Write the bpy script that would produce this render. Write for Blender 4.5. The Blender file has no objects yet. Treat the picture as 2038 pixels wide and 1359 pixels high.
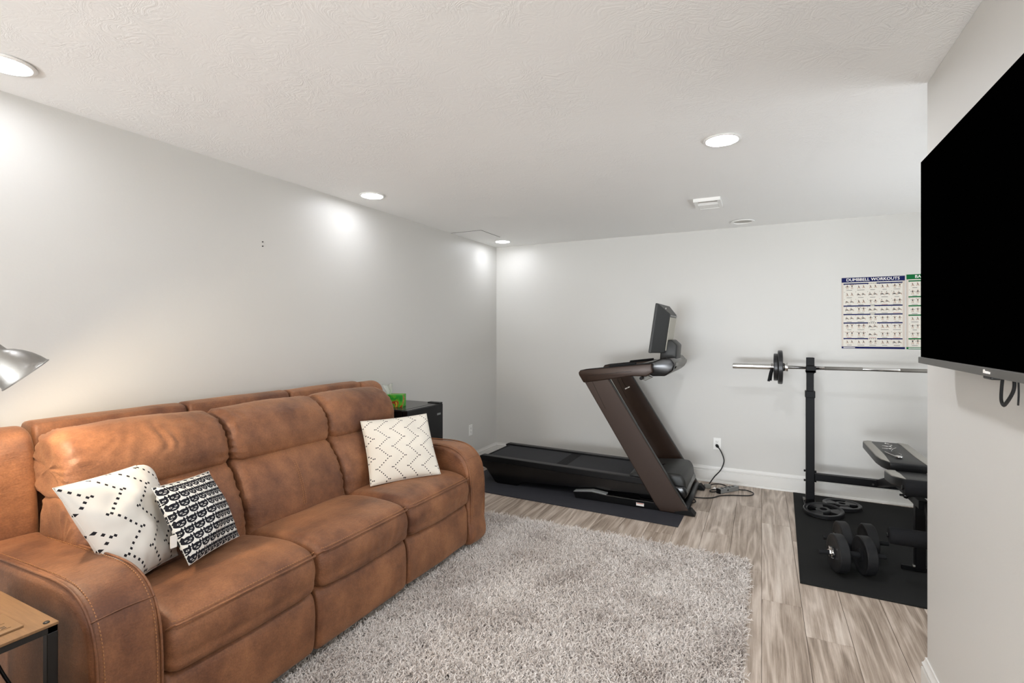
import bpy, bmesh, math, random
from mathutils import Vector, Matrix, noise
random.seed(7)
PI = math.pi
sc = bpy.context.scene
COL = sc.collection

# ------------------------------------------------------------------ camera, world, lights, exposure
cam_d = bpy.data.cameras.new('camera')
cam = bpy.data.objects.new('camera', cam_d)
COL.objects.link(cam)
cam.location = (0, 0, 1.45)
cam.rotation_euler = (PI / 2, 0, math.radians(26.38))
cam_d.sensor_width = 36
cam_d.lens = 1002 / 2038 * 36
cam_d.shift_y = -19.5 / 2038
cam_d.clip_start = 0.02
sc.camera = cam
sc.view_settings.view_transform = 'Standard'
sc.view_settings.look = 'None'
sc.view_settings.gamma = 1
sc.view_settings.use_curve_mapping = False
sc.view_settings.exposure = 0.0
sc.cycles.use_denoising = True
sc.cycles.max_bounces = 10
sc.cycles.diffuse_bounces = 6
sc.cycles.sample_clamp_indirect = 6

world = bpy.data.worlds.new('world')
sc.world = world
world.use_nodes = True
world.node_tree.nodes['Background'].inputs[0].default_value = (0.8, 0.87, 1, 1)
world.node_tree.nodes['Background'].inputs[1].default_value = 0.6

def area_light(name, loc, rot, sx, sy, power, color):
    d = bpy.data.lights.new(name, 'AREA')
    d.shape = 'RECTANGLE'; d.size = sx; d.size_y = sy; d.energy = power; d.color = color
    o = bpy.data.objects.new(name, d); COL.objects.link(o)
    o.location = loc; o.rotation_euler = rot
    return o
# unseen fill light added behind the camera, facing into the room
area_light('rear_fill', (-0.95, -5.85, 1.15), (math.radians(100), 0, 0), 2.8, 2.0, 70, (0.86, 0.925, 1.0))
# uplight added behind the camera to brighten the ceiling
area_light('ceiling_fill', (-0.95, -5.5, 0.35), (math.radians(130), 0, 0), 2.8, 0.9, 385, (0.885, 0.94, 1.0))
# two unseen fills added in the alcove for its walls and ceiling
area_light('alcove_fill', (2.62, 3.9, 1.35), (math.radians(100), 0, math.radians(90)), 1.7, 1.0, 6, (0.88, 0.94, 1.0))
area_light('alcove_ceiling_fill', (2.35, 3.4, 0.95), (math.radians(150), 0, math.radians(90)), 1.5, 0.5, 32, (0.885, 0.94, 1.0))
CAN_POWER = 54.0          # emission of the lit ceiling discs
CAN_POWER_INNER = 300.0    # inner row made brighter to strengthen top light and cast shadows
LAMP_POWER = 19.0
LAMP_COLOR = (1.0, 0.80, 0.56)

# ------------------------------------------------------------------ small helpers
def tag(o, label=None, cat=None, group=None, kind=None):
    if label: o['label'] = label
    if cat: o['category'] = cat
    if group: o['group'] = group
    if kind: o['kind'] = kind
    return o

def world_loc(o):
    v = Vector((0, 0, 0))
    while o is not None:
        v += o.location; o = o.parent
    return v

def thing(name, loc, label, cat, group=None):
    o = bpy.data.objects.new(name, None); COL.objects.link(o)
    o.location = loc; o.empty_display_size = 0.05
    return tag(o, label, cat, group)

def mk(name, bm, mat, parent=None, smooth=False, local=False, angle=None, origin=None):
    """one mesh object from a bmesh written in world coordinates (or the parent's when local)"""
    base = Vector((0, 0, 0))
    if not local:
        if parent is not None: base = world_loc(parent)
    me = bpy.data.meshes.new(name)
    if id(bm) in KEEP: KEEP.discard(id(bm))
    else: bmesh.ops.recalc_face_normals(bm, faces=bm.faces)
    off = Vector(origin) if origin is not None else base
    if off.length > 0: bmesh.ops.translate(bm, verts=bm.verts, vec=-off)
    if smooth or angle:
        for f in bm.faces: f.smooth = True
    if angle:
        lim = math.radians(angle)
        for e in bm.edges:
            if len(e.link_faces) == 2 and e.calc_face_angle(0) > lim: e.smooth = False
    bm.to_mesh(me); bm.free()
    mats = mat if isinstance(mat, (list, tuple)) else [mat]
    for m in mats: me.materials.append(m)
    o = bpy.data.objects.new(name, me); COL.objects.link(o)
    if origin is not None: o.location = off - base
    if parent is not None: o.parent = parent
    return o

KEEP = set()
def new(): return bmesh.new()
def keep(*bs):
    for b in bs: KEEP.add(id(b))

def add(bm, other):
    me = bpy.data.meshes.new('tmp'); other.to_mesh(me); other.free(); bm.from_mesh(me); bpy.data.meshes.remove(me)
    return bm

def bev(bm, r, seg=2, ang=30):
    if r <= 0: return bm
    es = [e for e in bm.edges if len(e.link_faces) == 2 and e.calc_face_angle(0) > math.radians(ang)]
    bmesh.ops.bevel(bm, geom=es, offset=r, segments=seg, profile=0.5, affect='EDGES', clamp_overlap=True)
    return bm

def box(x0, x1, y0, y1, z0, z1, r=0.0, seg=2, bm=None, M=None, mi=0):
    b = new()
    bmesh.ops.create_cube(b, size=1)
    for v in b.verts:
        v.co = Vector(((x0 + x1) / 2 + v.co.x * (x1 - x0), (y0 + y1) / 2 + v.co.y * (y1 - y0), (z0 + z1) / 2 + v.co.z * (z1 - z0)))
    bev(b, r, seg)
    for f in b.faces: f.material_index = mi
    if M is not None: bmesh.ops.transform(b, matrix=M, verts=b.verts)
    return b if bm is None else add(bm, b)

def prism(poly, axis, a0, a1, r=0.0, seg=2, bm=None, M=None):
    """extrude a 2-D polygon: axis 'y' takes (x,z), 'x' takes (y,z), 'z' takes (x,y)"""
    b = new()
    def P(p, a):
        return {'y': (p[0], a, p[1]), 'x': (a, p[0], p[1]), 'z': (p[0], p[1], a)}[axis]
    va = [b.verts.new(P(p, a0)) for p in poly]
    vb = [b.verts.new(P(p, a1)) for p in poly]
    n = len(poly)
    b.faces.new(va); b.faces.new(vb[::-1])
    for i in range(n): b.faces.new((va[i], va[(i + 1) % n], vb[(i + 1) % n], vb[i]))
    bmesh.ops.recalc_face_normals(b, faces=b.faces)
    bev(b, r, seg)
    if M is not None: bmesh.ops.transform(b, matrix=M, verts=b.verts)
    return b if bm is None else add(bm, b)

def frame_from(d):
    d = d.normalized()
    u = Vector((0, 0, 1)) if abs(d.z) < 0.9 else Vector((1, 0, 0))
    a = d.cross(u).normalized(); b = a.cross(d).normalized()
    return a, b

def cyl(p, q, r, r2=None, n=20, bm=None, cap=True):
    p, q = Vector(p), Vector(q); r2 = r if r2 is None else r2
    a, c = frame_from(q - p)
    b = new()
    A = [b.verts.new(p + (a * math.cos(2 * PI * i / n) + c * math.sin(2 * PI * i / n)) * r) for i in range(n)]
    B = [b.verts.new(q + (a * math.cos(2 * PI * i / n) + c * math.sin(2 * PI * i / n)) * r2) for i in range(n)]
    for i in range(n): b.faces.new((A[i], A[(i + 1) % n], B[(i + 1) % n], B[i]))
    if cap: b.faces.new(A[::-1]); b.faces.new(B)
    bmesh.ops.recalc_face_normals(b, faces=b.faces)
    return b if bm is None else add(bm, b)

def spline(pts, per=8, closed=False):
    P = [Vector(p) for p in pts]; n = len(P); out = []
    for i in range(n if closed else n - 1):
        p0 = P[(i - 1) % n] if closed or i > 0 else P[0] * 2 - P[1]
        p1 = P[i]; p2 = P[(i + 1) % n]
        p3 = P[(i + 2) % n] if closed or i + 2 < n else P[n - 1] * 2 - P[n - 2]
        for k in range(per):
            t = k / per
            out.append(0.5 * ((2 * p1) + (p2 - p0) * t + (2 * p0 - 5 * p1 + 4 * p2 - p3) * t * t + (3 * p1 - p0 - 3 * p2 + p3) * t ** 3))
    if not closed: out.append(P[-1].copy())
    return out

def tube(pts, r, n=8, per=8, smooth=True, closed=False, bm=None, flat=None):
    pts = spline(pts, per, closed) if smooth else [Vector(p) for p in pts]
    b = new(); rings = []
    m = len(pts); prev = None
    for i, p in enumerate(pts):
        if closed: d = pts[(i + 1) % m] - pts[i - 1]
        else: d = pts[min(i + 1, m - 1)] - pts[max(i - 1, 0)]
        d.normalize()
        if prev is None: a, c = frame_from(d)
        else:
            a = (prev - d * prev.dot(d)).normalized(); c = a.cross(d).normalized()
        prev = a
        ra, rb = (r, r) if flat is None else (r, flat)
        rings.append([b.verts.new(p + a * math.cos(2 * PI * k / n) * ra + c * math.sin(2 * PI * k / n) * rb) for k in range(n)])
    for i in range(m if closed else m - 1):
        A, B = rings[i], rings[(i + 1) % m]
        for k in range(n): b.faces.new((A[k], A[(k + 1) % n], B[(k + 1) % n], B[k]))
    if not closed: b.faces.new(rings[0][::-1]); b.faces.new(rings[-1])
    bmesh.ops.recalc_face_normals(b, faces=b.faces)
    if isinstance(bm, list): bm.append(b); return b
    return b if bm is None else add(bm, b)

def lathe(prof, origin=(0, 0, 0), axis=(0, 0, 1), n=40, bm=None, closed=False):
    """prof: (radius, height along the axis)"""
    o = Vector(origin); ax = Vector(axis).normalized(); a, c = frame_from(ax)
    b = new(); rings = []
    for (r, h) in prof:
        if r < 1e-6: rings.append([b.verts.new(o + ax * h)])
        else: rings.append([b.verts.new(o + ax * h + (a * math.cos(2 * PI * k / n) + c * math.sin(2 * PI * k / n)) * r) for k in range(n)])
    L = len(rings)
    for i in range(L if closed else L - 1):
        A, B = rings[i], rings[(i + 1) % L]
        for k in range(n):
            k2 = (k + 1) % n
            if len(A) == 1 and len(B) == 1: continue
            if len(A) == 1: b.faces.new((A[0], B[k], B[k2]))
            elif len(B) == 1: b.faces.new((A[k], A[k2], B[0]))
            else: b.faces.new((A[k], A[k2], B[k2], B[k]))
    bmesh.ops.recalc_face_normals(b, faces=b.faces)
    return b if bm is None else add(bm, b)

def stitches(pts, step=0.011, L=0.006, w=0.0012, off=Vector((0, 0, 0)), bm=None):
    P = [Vector(p) for p in pts]
    b = bm if bm is not None else new(); acc = 0.0; nxt = step / 2
    for i in range(len(P) - 1):
        d = P[i + 1] - P[i]; l = d.length
        if l < 1e-9: continue
        dn = d / l
        while nxt <= acc + l:
            c = P[i] + dn * (nxt - acc) + off; a, e = frame_from(dn)
            vs = []
            for s in (-1, 1):
                for (u, v) in ((-1, -1), (1, -1), (1, 1), (-1, 1)):
                    vs.append(b.verts.new(c + dn * s * L / 2 + a * u * w + e * v * w))
            for f in ((0, 1, 2, 3), (7, 6, 5, 4), (0, 4, 5, 1), (1, 5, 6, 2), (2, 6, 7, 3), (3, 7, 4, 0)):
                b.faces.new([vs[k] for k in f])
            nxt += step
        acc += l
    return b

def copy_tree(o, parent=None):
    c = o.copy(); COL.objects.link(c); c.parent = parent
    for ch in list(o.children): copy_tree(ch, c)
    return c

def text_mesh(s, size, offset=0.0, align='CENTER'):
    cu = bpy.data.curves.new('lettering', 'FONT'); cu.body = s; cu.size = size; cu.offset = offset
    cu.align_x = align; cu.align_y = 'CENTER'; cu.resolution_u = 3
    o = bpy.data.objects.new('lettering_tmp', cu); COL.objects.link(o)
    dg = bpy.context.evaluated_depsgraph_get()
    me = bpy.data.meshes.new_from_object(o.evaluated_get(dg))
    bpy.data.objects.remove(o); bpy.data.curves.remove(cu)
    b = new(); b.from_mesh(me); bpy.data.meshes.remove(me);     return b

# ------------------------------------------------------------------ materials
class N:
    """tiny expression wrapper over Math nodes"""
    def __init__(s, nt, sock): s.nt, s.k = nt, sock
    def op(s, o, b=None, c=None):
        n = s.nt.nodes.new('ShaderNodeMath'); n.operation = o
        for i, v in enumerate((s, b, c)):
            if v is None: continue
            if isinstance(v, N): s.nt.links.new(v.k, n.inputs[i])
            else: n.inputs[i].default_value = v
        return N(s.nt, n.outputs[0])
    def __add__(s, b): return s.op('ADD', b)
    def __sub__(s, b): return s.op('SUBTRACT', b)
    def __mul__(s, b): return s.op('MULTIPLY', b)
    def __truediv__(s, b): return s.op('DIVIDE', b)
    def abs(s): return s.op('ABSOLUTE')
    def floor(s): return s.op('FLOOR')
    def fract(s): return s.op('FRACT')
    def lt(s, b): return s.op('LESS_THAN', b)
    def gt(s, b): return s.op('GREATER_THAN', b)
    def max(s, b): return s.op('MAXIMUM', b)
    def min(s, b): return s.op('MINIMUM', b)
    def mod(s, b): return s.op('FLOORED_MODULO', b)
    def sq(s): return s.op('MULTIPLY', s)

def lin(c):
    return tuple((x / 12.92 if x <= 0.04045 else ((x + 0.055) / 1.055) ** 2.4) for x in [v / 255 for v in c]) + (1,)

def mat(name, rgb, rough=0.5, metal=0.0, bump=0.0, bscale=60.0, var=0.0, vscale=4.0, emit=None, spec=0.5, stretch=None, coat=0.0):
    m = bpy.data.materials.new(name); m.use_nodes = True
    nt = m.node_tree; p = nt.nodes['Principled BSDF']
    c = lin(rgb)
    p.inputs['Base Color'].default_value = c
    p.inputs['Roughness'].default_value = rough
    p.inputs['Metallic'].default_value = metal
    p.inputs['Specular IOR Level'].default_value = spec
    if coat: p.inputs['Coat Weight'].default_value = coat; p.inputs['Coat Roughness'].default_value = 0.2
    tc = nt.nodes.new('ShaderNodeTexCoord'); src = tc.outputs['Object']
    if stretch:
        mp = nt.nodes.new('ShaderNodeMapping'); mp.inputs['Scale'].default_value = stretch
        nt.links.new(src, mp.inputs[0]); src = mp.outputs[0]
    if var > 0:
        n = nt.nodes.new('ShaderNodeTexNoise'); n.inputs['Scale'].default_value = vscale; n.inputs['Detail'].default_value = 5
        nt.links.new(src, n.inputs['Vector'])
        r = nt.nodes.new('ShaderNodeValToRGB')
        r.color_ramp.elements[0].position = 0.3; r.color_ramp.elements[1].position = 0.7
        r.color_ramp.elements[0].color = tuple(x * (1 - var) for x in c[:3]) + (1,)
        r.color_ramp.elements[1].color = tuple(min(1, x * (1 + var)) for x in c[:3]) + (1,)
        nt.links.new(n.outputs['Fac'], r.inputs[0]); nt.links.new(r.outputs[0], p.inputs['Base Color'])
    if bump > 0:
        n = nt.nodes.new('ShaderNodeTexNoise'); n.inputs['Scale'].default_value = bscale; n.inputs['Detail'].default_value = 4
        nt.links.new(src, n.inputs['Vector'])
        b = nt.nodes.new('ShaderNodeBump'); b.inputs['Strength'].default_value = bump; b.inputs['Distance'].default_value = 0.004
        nt.links.new(n.outputs['Fac'], b.inputs['Height']); nt.links.new(b.outputs[0], p.inputs['Normal'])
    if emit:
        p.inputs['Emission Color'].default_value = lin(emit[0]); p.inputs['Emission Strength'].default_value = emit[1]
    return m

M = {}
M['wall'] = mat('wall_paint', (204, 202, 197), 0.42, bump=0.08, bscale=90, spec=0.35)
M['trim'] = mat('trim_paint', (218, 216, 211), 0.35)
M['white_plastic'] = mat('white_plastic', (235, 234, 230), 0.35)
M['lens'] = mat('light_lens', (255, 252, 245), 0.5, emit=((245, 248, 255), CAN_POWER))
M['lens_inner'] = mat('light_lens_inner', (255, 252, 245), 0.5, emit=((245, 248, 255), CAN_POWER_INNER))
M['lens_off'] = mat('light_lens_off', (176, 172, 164), 0.5)
M['cover_grey'] = mat('screen_back_cover', (168, 163, 150), 0.45)
M['vent_back'] = mat('vent_recess', (150, 142, 130), 0.8)
M['gap'] = mat('shadow_gap', (96, 92, 86), 0.9)
M['black_plastic'] = mat('black_plastic', (19, 19, 20), 0.34, spec=0.25, bump=0.05, bscale=300)
M['black_matte'] = mat('black_matte', (16, 16, 17), 0.6, spec=0.2, bump=0.05, bscale=200)
M['black_gloss'] = mat('black_gloss', (9, 9, 10), 0.2, spec=0.5)
M['black_rubber'] = mat('black_rubber', (26, 26, 27), 0.8, spec=0.2, bump=0.25, bscale=500, var=0.1, vscale=3)
M['gym_mat'] = mat('gym_rubber', (28, 28, 27), 0.85, spec=0.2, bump=0.4, bscale=350, var=0.12, vscale=5)
M['tread_mat'] = mat('treadmill_mat', (50, 50, 55), 0.7, spec=0.25, bump=0.3, bscale=240, var=0.08, vscale=4)
M['belt'] = mat('running_belt', (48, 48, 51), 0.75, spec=0.3, bump=0.4, bscale=600, var=0.05)
M['black_warm_refl'] = mat('black_metal_warm_reflection', (50, 35, 26), 0.36, metal=0.3, bump=0.02, bscale=80, spec=0.45)  # brown base colour stands in for the sofa's warm reflection
M['dark_grey'] = mat('dark_grey_plastic', (38, 38, 36), 0.42, spec=0.3, bump=0.05, bscale=300)
M['mid_grey'] = mat('mid_grey_plastic', (112, 110, 103), 0.45, var=0.05)
M['grey_steel'] = mat('grey_steel', (138, 140, 138), 0.35, metal=0.3)
M['chrome'] = mat('chrome', (205, 203, 200), 0.16, metal=1.0, var=0.04)
M['nickel'] = mat('brushed_nickel', (160, 158, 154), 0.38, metal=1.0, bump=0.1, bscale=30, stretch=(1, 1, 40))
M['rack'] = mat('rack_black_paint', (9, 9, 10), 0.42, spec=0.15)
M['vinyl_black'] = mat('black_vinyl', (18, 18, 19), 0.36, spec=0.3, bump=0.15, bscale=350)
M['vinyl_silver'] = mat('silver_grey_vinyl', (150, 146, 138), 0.5, bump=0.2, bscale=350)
M['plate_iron'] = mat('rubber_coated_plate', (30, 30, 31), 0.28, bump=0.15, bscale=250)
M['dumbbell_vinyl'] = mat('dumbbell_vinyl', (24, 24, 25), 0.5, spec=0.3, bump=0.15, bscale=300)
M['foam'] = mat('foam_roller', (18, 18, 20), 0.8, spec=0.2, bump=0.3, bscale=400)
M['fridge'] = mat('fridge_black', (14, 14, 15), 0.35, bump=0.12, bscale=220)
M['fridge_top'] = mat('fridge_top_gloss', (48, 47, 46), 0.22, bump=0.15, bscale=25, var=0.2, vscale=14)
M['tissue'] = mat('tissue_paper', (243, 243, 240), 0.9, bump=0.2, bscale=60)
M['screen'] = mat('tv_screen', (1, 1, 1), 0.9, spec=0.0)
M['bezel'] = mat('tv_bezel', (92, 90, 86), 0.4, metal=0.3)
M['strap'] = mat('strap_webbing', (22, 22, 22), 0.8, bump=0.4, bscale=500)
M['seam'] = mat('leather_piping', (104, 66, 42), 0.6)
M['thread'] = mat('tan_thread', (160, 112, 72), 0.7)
M['sofa_dark'] = mat('sofa_underside', (26, 19, 15), 0.8)
M['table_top'] = mat('table_wood', (138, 104, 70), 0.7, bump=0.15, bscale=40, var=0.15, vscale=8, stretch=(1, 12, 1))
M['table_frame'] = mat('table_frame_metal', (22, 20, 18), 0.45)
M['socket_panel'] = mat('socket_panel', (140, 108, 74), 0.4)
M['dark_slot'] = mat('dark_slot', (20, 17, 15), 0.6)
M['subfloor'] = mat('subfloor', (70, 58, 48), 0.9)
M['poster_paper'] = mat('poster_paper', (214, 209, 198), 0.6, spec=0.2)
M['poster_blue'] = mat('poster_blue', (16, 24, 78), 0.6, spec=0.15)
M['poster_green'] = mat('poster_green', (10, 98, 50), 0.6, spec=0.15)
M['poster_ink'] = mat('poster_ink', (44, 42, 44), 0.5)
M['poster_grey'] = mat('poster_grey', (196, 184, 172), 0.5)
M['poster_skin'] = mat('poster_skin', (176, 138, 112), 0.5)
M['poster_red'] = mat('poster_red', (158, 58, 50), 0.5)
M['label_white'] = mat('label_white', (236, 232, 226), 0.5)
M['label_red'] = mat('label_red', (190, 80, 60), 0.5)
M['pile_back'] = mat('rug_backing', (70, 62, 56), 0.95, bump=0.5, bscale=200)

def leather(name, dark, light, seed):
    m = bpy.data.materials.new(name); m.use_nodes = True; nt = m.node_tree; p = nt.nodes['Principled BSDF']
    tc = nt.nodes.new('ShaderNodeTexCoord')
    mp = nt.nodes.new('ShaderNodeMapping'); mp.inputs['Location'].default_value = (seed, seed * 2, 0)
    nt.links.new(tc.outputs['Object'], mp.inputs[0])
    n = nt.nodes.new('ShaderNodeTexNoise'); n.inputs['Scale'].default_value = 4.2; n.inputs['Detail'].default_value = 7; n.inputs['Roughness'].default_value = 0.62
    nt.links.new(mp.outputs[0], n.inputs['Vector'])
    r = nt.nodes.new('ShaderNodeValToRGB'); r.color_ramp.elements[0].position = 0.34; r.color_ramp.elements[1].position = 0.68
    r.color_ramp.elements[0].color = lin(dark); r.color_ramp.elements[1].color = lin(light)
    nt.links.new(n.outputs['Fac'], r.inputs[0])
    # fine flecks of the brushed hide
    n2 = nt.nodes.new('ShaderNodeTexNoise'); n2.inputs['Scale'].default_value = 160; n2.inputs['Detail'].default_value = 3
    nt.links.new(mp.outputs[0], n2.inputs['Vector'])
    mx = nt.nodes.new('ShaderNodeMix'); mx.data_type = 'RGBA'; mx.blend_type = 'OVERLAY'; mx.inputs[0].default_value = 0.35
    nt.links.new(r.outputs[0], mx.inputs[6]); nt.links.new(n2.outputs['Fac'], mx.inputs[7])
    nt.links.new(mx.outputs[2], p.inputs['Base Color'])
    p.inputs['Roughness'].default_value = 0.5; p.inputs['Specular IOR Level'].default_value = 0.42
    n3 = nt.nodes.new('ShaderNodeTexNoise'); n3.inputs['Scale'].default_value = 38; n3.inputs['Detail'].default_value = 6; n3.inputs['Roughness'].default_value = 0.7
    m3 = nt.nodes.new('ShaderNodeMapping'); m3.inputs['Scale'].default_value = (1.0, 0.45, 1.6)
    nt.links.new(tc.outputs['Object'], m3.inputs[0]); nt.links.new(m3.outputs[0], n3.inputs['Vector'])
    b = nt.nodes.new('ShaderNodeBump'); b.inputs['Strength'].default_value = 0.45; b.inputs['Distance'].default_value = 0.006
    nt.links.new(n3.outputs['Fac'], b.inputs['Height'])
    b2 = nt.nodes.new('ShaderNodeBump'); b2.inputs['Strength'].default_value = 0.25; b2.inputs['Distance'].default_value = 0.002
    nt.links.new(n2.outputs['Fac'], b2.inputs['Height']); nt.links.new(b.outputs[0], b2.inputs['Normal'])
    nt.links.new(b2.outputs[0], p.inputs['Normal'])
    p.inputs['Sheen Weight'].default_value = 0.22; p.inputs['Sheen Roughness'].default_value = 0.45; p.inputs['Sheen Tint'].default_value = lin((236, 190, 150))
    return m
M['leather'] = leather('brown_leather', (91, 55, 36), (152, 102, 68), 0.0)

def ceiling_mat():
    m = mat('ceiling_paint', (240, 239, 236), 0.7); nt = m.node_tree; p = nt.nodes['Principled BSDF']
    tc = nt.nodes.new('ShaderNodeTexCoord')
    # crow's-foot brushed texture: short curved ridges in random directions
    n0 = nt.nodes.new('ShaderNodeTexNoise'); n0.inputs['Scale'].default_value = 7; n0.inputs['Detail'].default_value = 1
    nt.links.new(tc.outputs['Object'], n0.inputs['Vector'])
    ad = nt.nodes.new('ShaderNodeVectorMath'); ad.operation = 'MULTIPLY_ADD'; ad.inputs[1].default_value = (0.35, 0.35, 0)
    nt.links.new(n0.outputs['Color'], ad.inputs[0]); nt.links.new(tc.outputs['Object'], ad.inputs[2])
    n1 = nt.nodes.new('ShaderNodeTexNoise'); n1.inputs['Scale'].default_value = 42; n1.inputs['Detail'].default_value = 4; n1.inputs['Roughness'].default_value = 0.6
    n1.inputs['Distortion'].default_value = 1.2
    nt.links.new(ad.outputs[0], n1.inputs['Vector'])
    n2 = nt.nodes.new('ShaderNodeTexNoise'); n2.inputs['Scale'].default_value = 2.4; n2.inputs['Detail'].default_value = 2
    nt.links.new(tc.outputs['Object'], n2.inputs['Vector'])
    r = nt.nodes.new('ShaderNodeMapRange'); r.inputs[1].default_value = 0.4; r.inputs[2].default_value = 0.62
    nt.links.new(n2.outputs['Fac'], r.inputs[0])
    h = N(nt, n1.outputs['Fac']) * (N(nt, r.outputs[0]) * 0.8 + 0.25)
    b = nt.nodes.new('ShaderNodeBump'); b.inputs['Strength'].default_value = 0.5; b.inputs['Distance'].default_value = 0.006
    nt.links.new(h.k, b.inputs['Height']); nt.links.new(b.outputs[0], p.inputs['Normal'])
    return m
M['ceiling'] = ceiling_mat()

def plank_mat():
    m = mat('grey_oak_plank', (150, 130, 112), 0.42, spec=0.35); nt = m.node_tree; p = nt.nodes['Principled BSDF']
    tc = nt.nodes.new('ShaderNodeTexCoord'); oi = nt.nodes.new('ShaderNodeObjectInfo')
    cmb = nt.nodes.new('ShaderNodeCombineXYZ')
    rnd = N(nt, oi.outputs['Random'])
    nt.links.new((rnd * 37.0).k, cmb.inputs[0]); nt.links.new((rnd * 91.0).k, cmb.inputs[1]); nt.links.new((rnd * 53.0).k, cmb.inputs[2])
    ad = nt.nodes.new('ShaderNodeVectorMath'); ad.operation = 'ADD'
    nt.links.new(tc.outputs['Object'], ad.inputs[0]); nt.links.new(cmb.outputs[0], ad.inputs[1])
    def noisy(sx, sy, scale, detail, rough=0.5, dist=0.0):
        mp = nt.nodes.new('ShaderNodeMapping'); mp.inputs['Scale'].default_value = (sx, sy, 1)
        nt.links.new(ad.outputs[0], mp.inputs[0])
        n = nt.nodes.new('ShaderNodeTexNoise'); n.inputs['Scale'].default_value = scale; n.inputs['Detail'].default_value = detail
        n.inputs['Roughness'].default_value = rough; n.inputs['Distortion'].default_value = dist
        nt.links.new(mp.outputs[0], n.inputs['Vector'])
        return N(nt, n.outputs['Fac'])
    big = noisy(7.5, .75, 1.0, 2, 0.4, 0.25)
    rings = ((big * 46.0).op('SINE') * 0.5 + 0.5)
    streak = noisy(44, 1.1, 1.0, 8, 0.78, 0.5)
    fine = noisy(190, 5, 1.0, 4, 0.7)
    patch = noisy(7, 1.5, 1.0, 4, 0.6, 0.8)
    tone = rings.op('POWER', 2.0) * 0.19 + streak * 0.86 + fine * 0.38 + patch * 0.52 + rnd * 0.14 - 0.58
    r = nt.nodes.new('ShaderNodeValToRGB')
    el = r.color_ramp.elements
    el[0].position = 0.14; el[0].color = lin((108, 93, 80)); el[1].position = 0.82; el[1].color = lin((220, 208, 195))
    e = el.new(0.36); e.color = lin((160, 144, 129)); e = el.new(0.56); e.color = lin((192, 177, 163))
    nt.links.new(tone.k, r.inputs[0]); nt.links.new(r.outputs[0], p.inputs['Base Color'])
    b = nt.nodes.new('ShaderNodeBump'); b.inputs['Strength'].default_value = 0.15; b.inputs['Distance'].default_value = 0.002
    nt.links.new((fine + streak).k, b.inputs['Height']); nt.links.new(b.outputs[0], p.inputs['Normal'])
    return m
M['plank'] = plank_mat()

def print_mat(name, base, ink, fn, bump=0.15):
    """fabric with a flat print: fn(u, v) gives the ink mask over the cloth's own UVs"""
    m = mat(name, base, 0.85, bump=bump, bscale=900, spec=0.2); nt = m.node_tree; p = nt.nodes['Principled BSDF']
    tc = nt.nodes.new('ShaderNodeTexCoord'); sp = nt.nodes.new('ShaderNodeSeparateXYZ')
    nt.links.new(tc.outputs['UV'], sp.inputs[0])
    k = fn(N(nt, sp.outputs[0]), N(nt, sp.outputs[1]))
    mx = nt.nodes.new('ShaderNodeMix'); mx.data_type = 'RGBA'
    mx.inputs[6].default_value = lin(base); mx.inputs[7].default_value = lin(ink)
    nt.links.new(k.k, mx.inputs[0]); nt.links.new(mx.outputs[2], p.inputs['Base Color'])
    return m

def zigzag(period, spacing, rows, size):
    def f(u, v):
        cell = (v * (rows / period)).floor()
        vc = (cell + 0.5) * (period / rows)
        dv = v - vc
        ph = (vc / period - 0.5 / rows).fract()
        tri = (ph - 0.5).abs() * 4.0 - 1.0                       # -1 .. 1
        x0 = tri * (spacing * 0.36)
        du = (u - x0) / spacing
        du = ((du + 0.5).fract() - 0.5) * spacing
        d1 = (du.abs() + dv.abs()).lt(size)
        # extra diamond outside each turn of the line
        ext = tri.abs().gt(1 - 1.0 / rows)
        sgn = tri.op('SIGN')
        du2 = (u - x0 - sgn * (size * 2.0)) / spacing
        du2 = ((du2 + 0.5).fract() - 0.5) * spacing
        d2 = (du2.abs() + dv.abs()).lt(size) * ext
        return d1.max(d2)
    return f

def cats(n):
    def f(u, v):
        row = (v * n).floor(); y = (v * n).fract() - 0.5
        sh = (row * 0.5).fract()
        x = (u * (n * 0.92) + sh).fract() - 0.5
        ax = x.abs()
        head = ((x / 0.475).sq() + ((y + 0.08) / 0.41).sq()).lt(1.0)
        top = ax.lt(0.455) * y.lt(0.27) * y.gt(-0.10)
        ear = (y - 0.24).lt((ax - 0.36).abs() * -2.2 + 0.26) * y.gt(0.1)
        eye = (((ax - 0.20) / 0.10).sq() + ((y + 0.04) / 0.085).sq()).lt(1.0)
        pup = (((ax - 0.19) / 0.05).sq() + ((y + 0.04) / 0.06).sq()).lt(1.0)
        nose = ((x / 0.04).sq() + ((y + 0.20) / 0.03).sq()).lt(1.0)
        mouth = ((ax - 0.07) / 0.08).sq() + ((y + 0.27) / 0.035).sq()
        white = (eye - pup).max(nose).max(mouth.lt(1.0))
        return (head.max(top).max(ear) - white).max(0.0)
    return f
M['zig_white'] = print_mat('zigzag_print_cotton', (226, 220, 208), (34, 32, 36), zigzag(0.30, 0.215, 12, 0.0105))
M['zig_white_big'] = print_mat('zigzag_print_cotton_wide', (226, 222, 214), (34, 32, 36), zigzag(0.39, 0.27, 10, 0.0165))
M['cat_print'] = print_mat('cat_print_cotton', (222, 221, 216), (26, 27, 34), cats(9.3))

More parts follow.
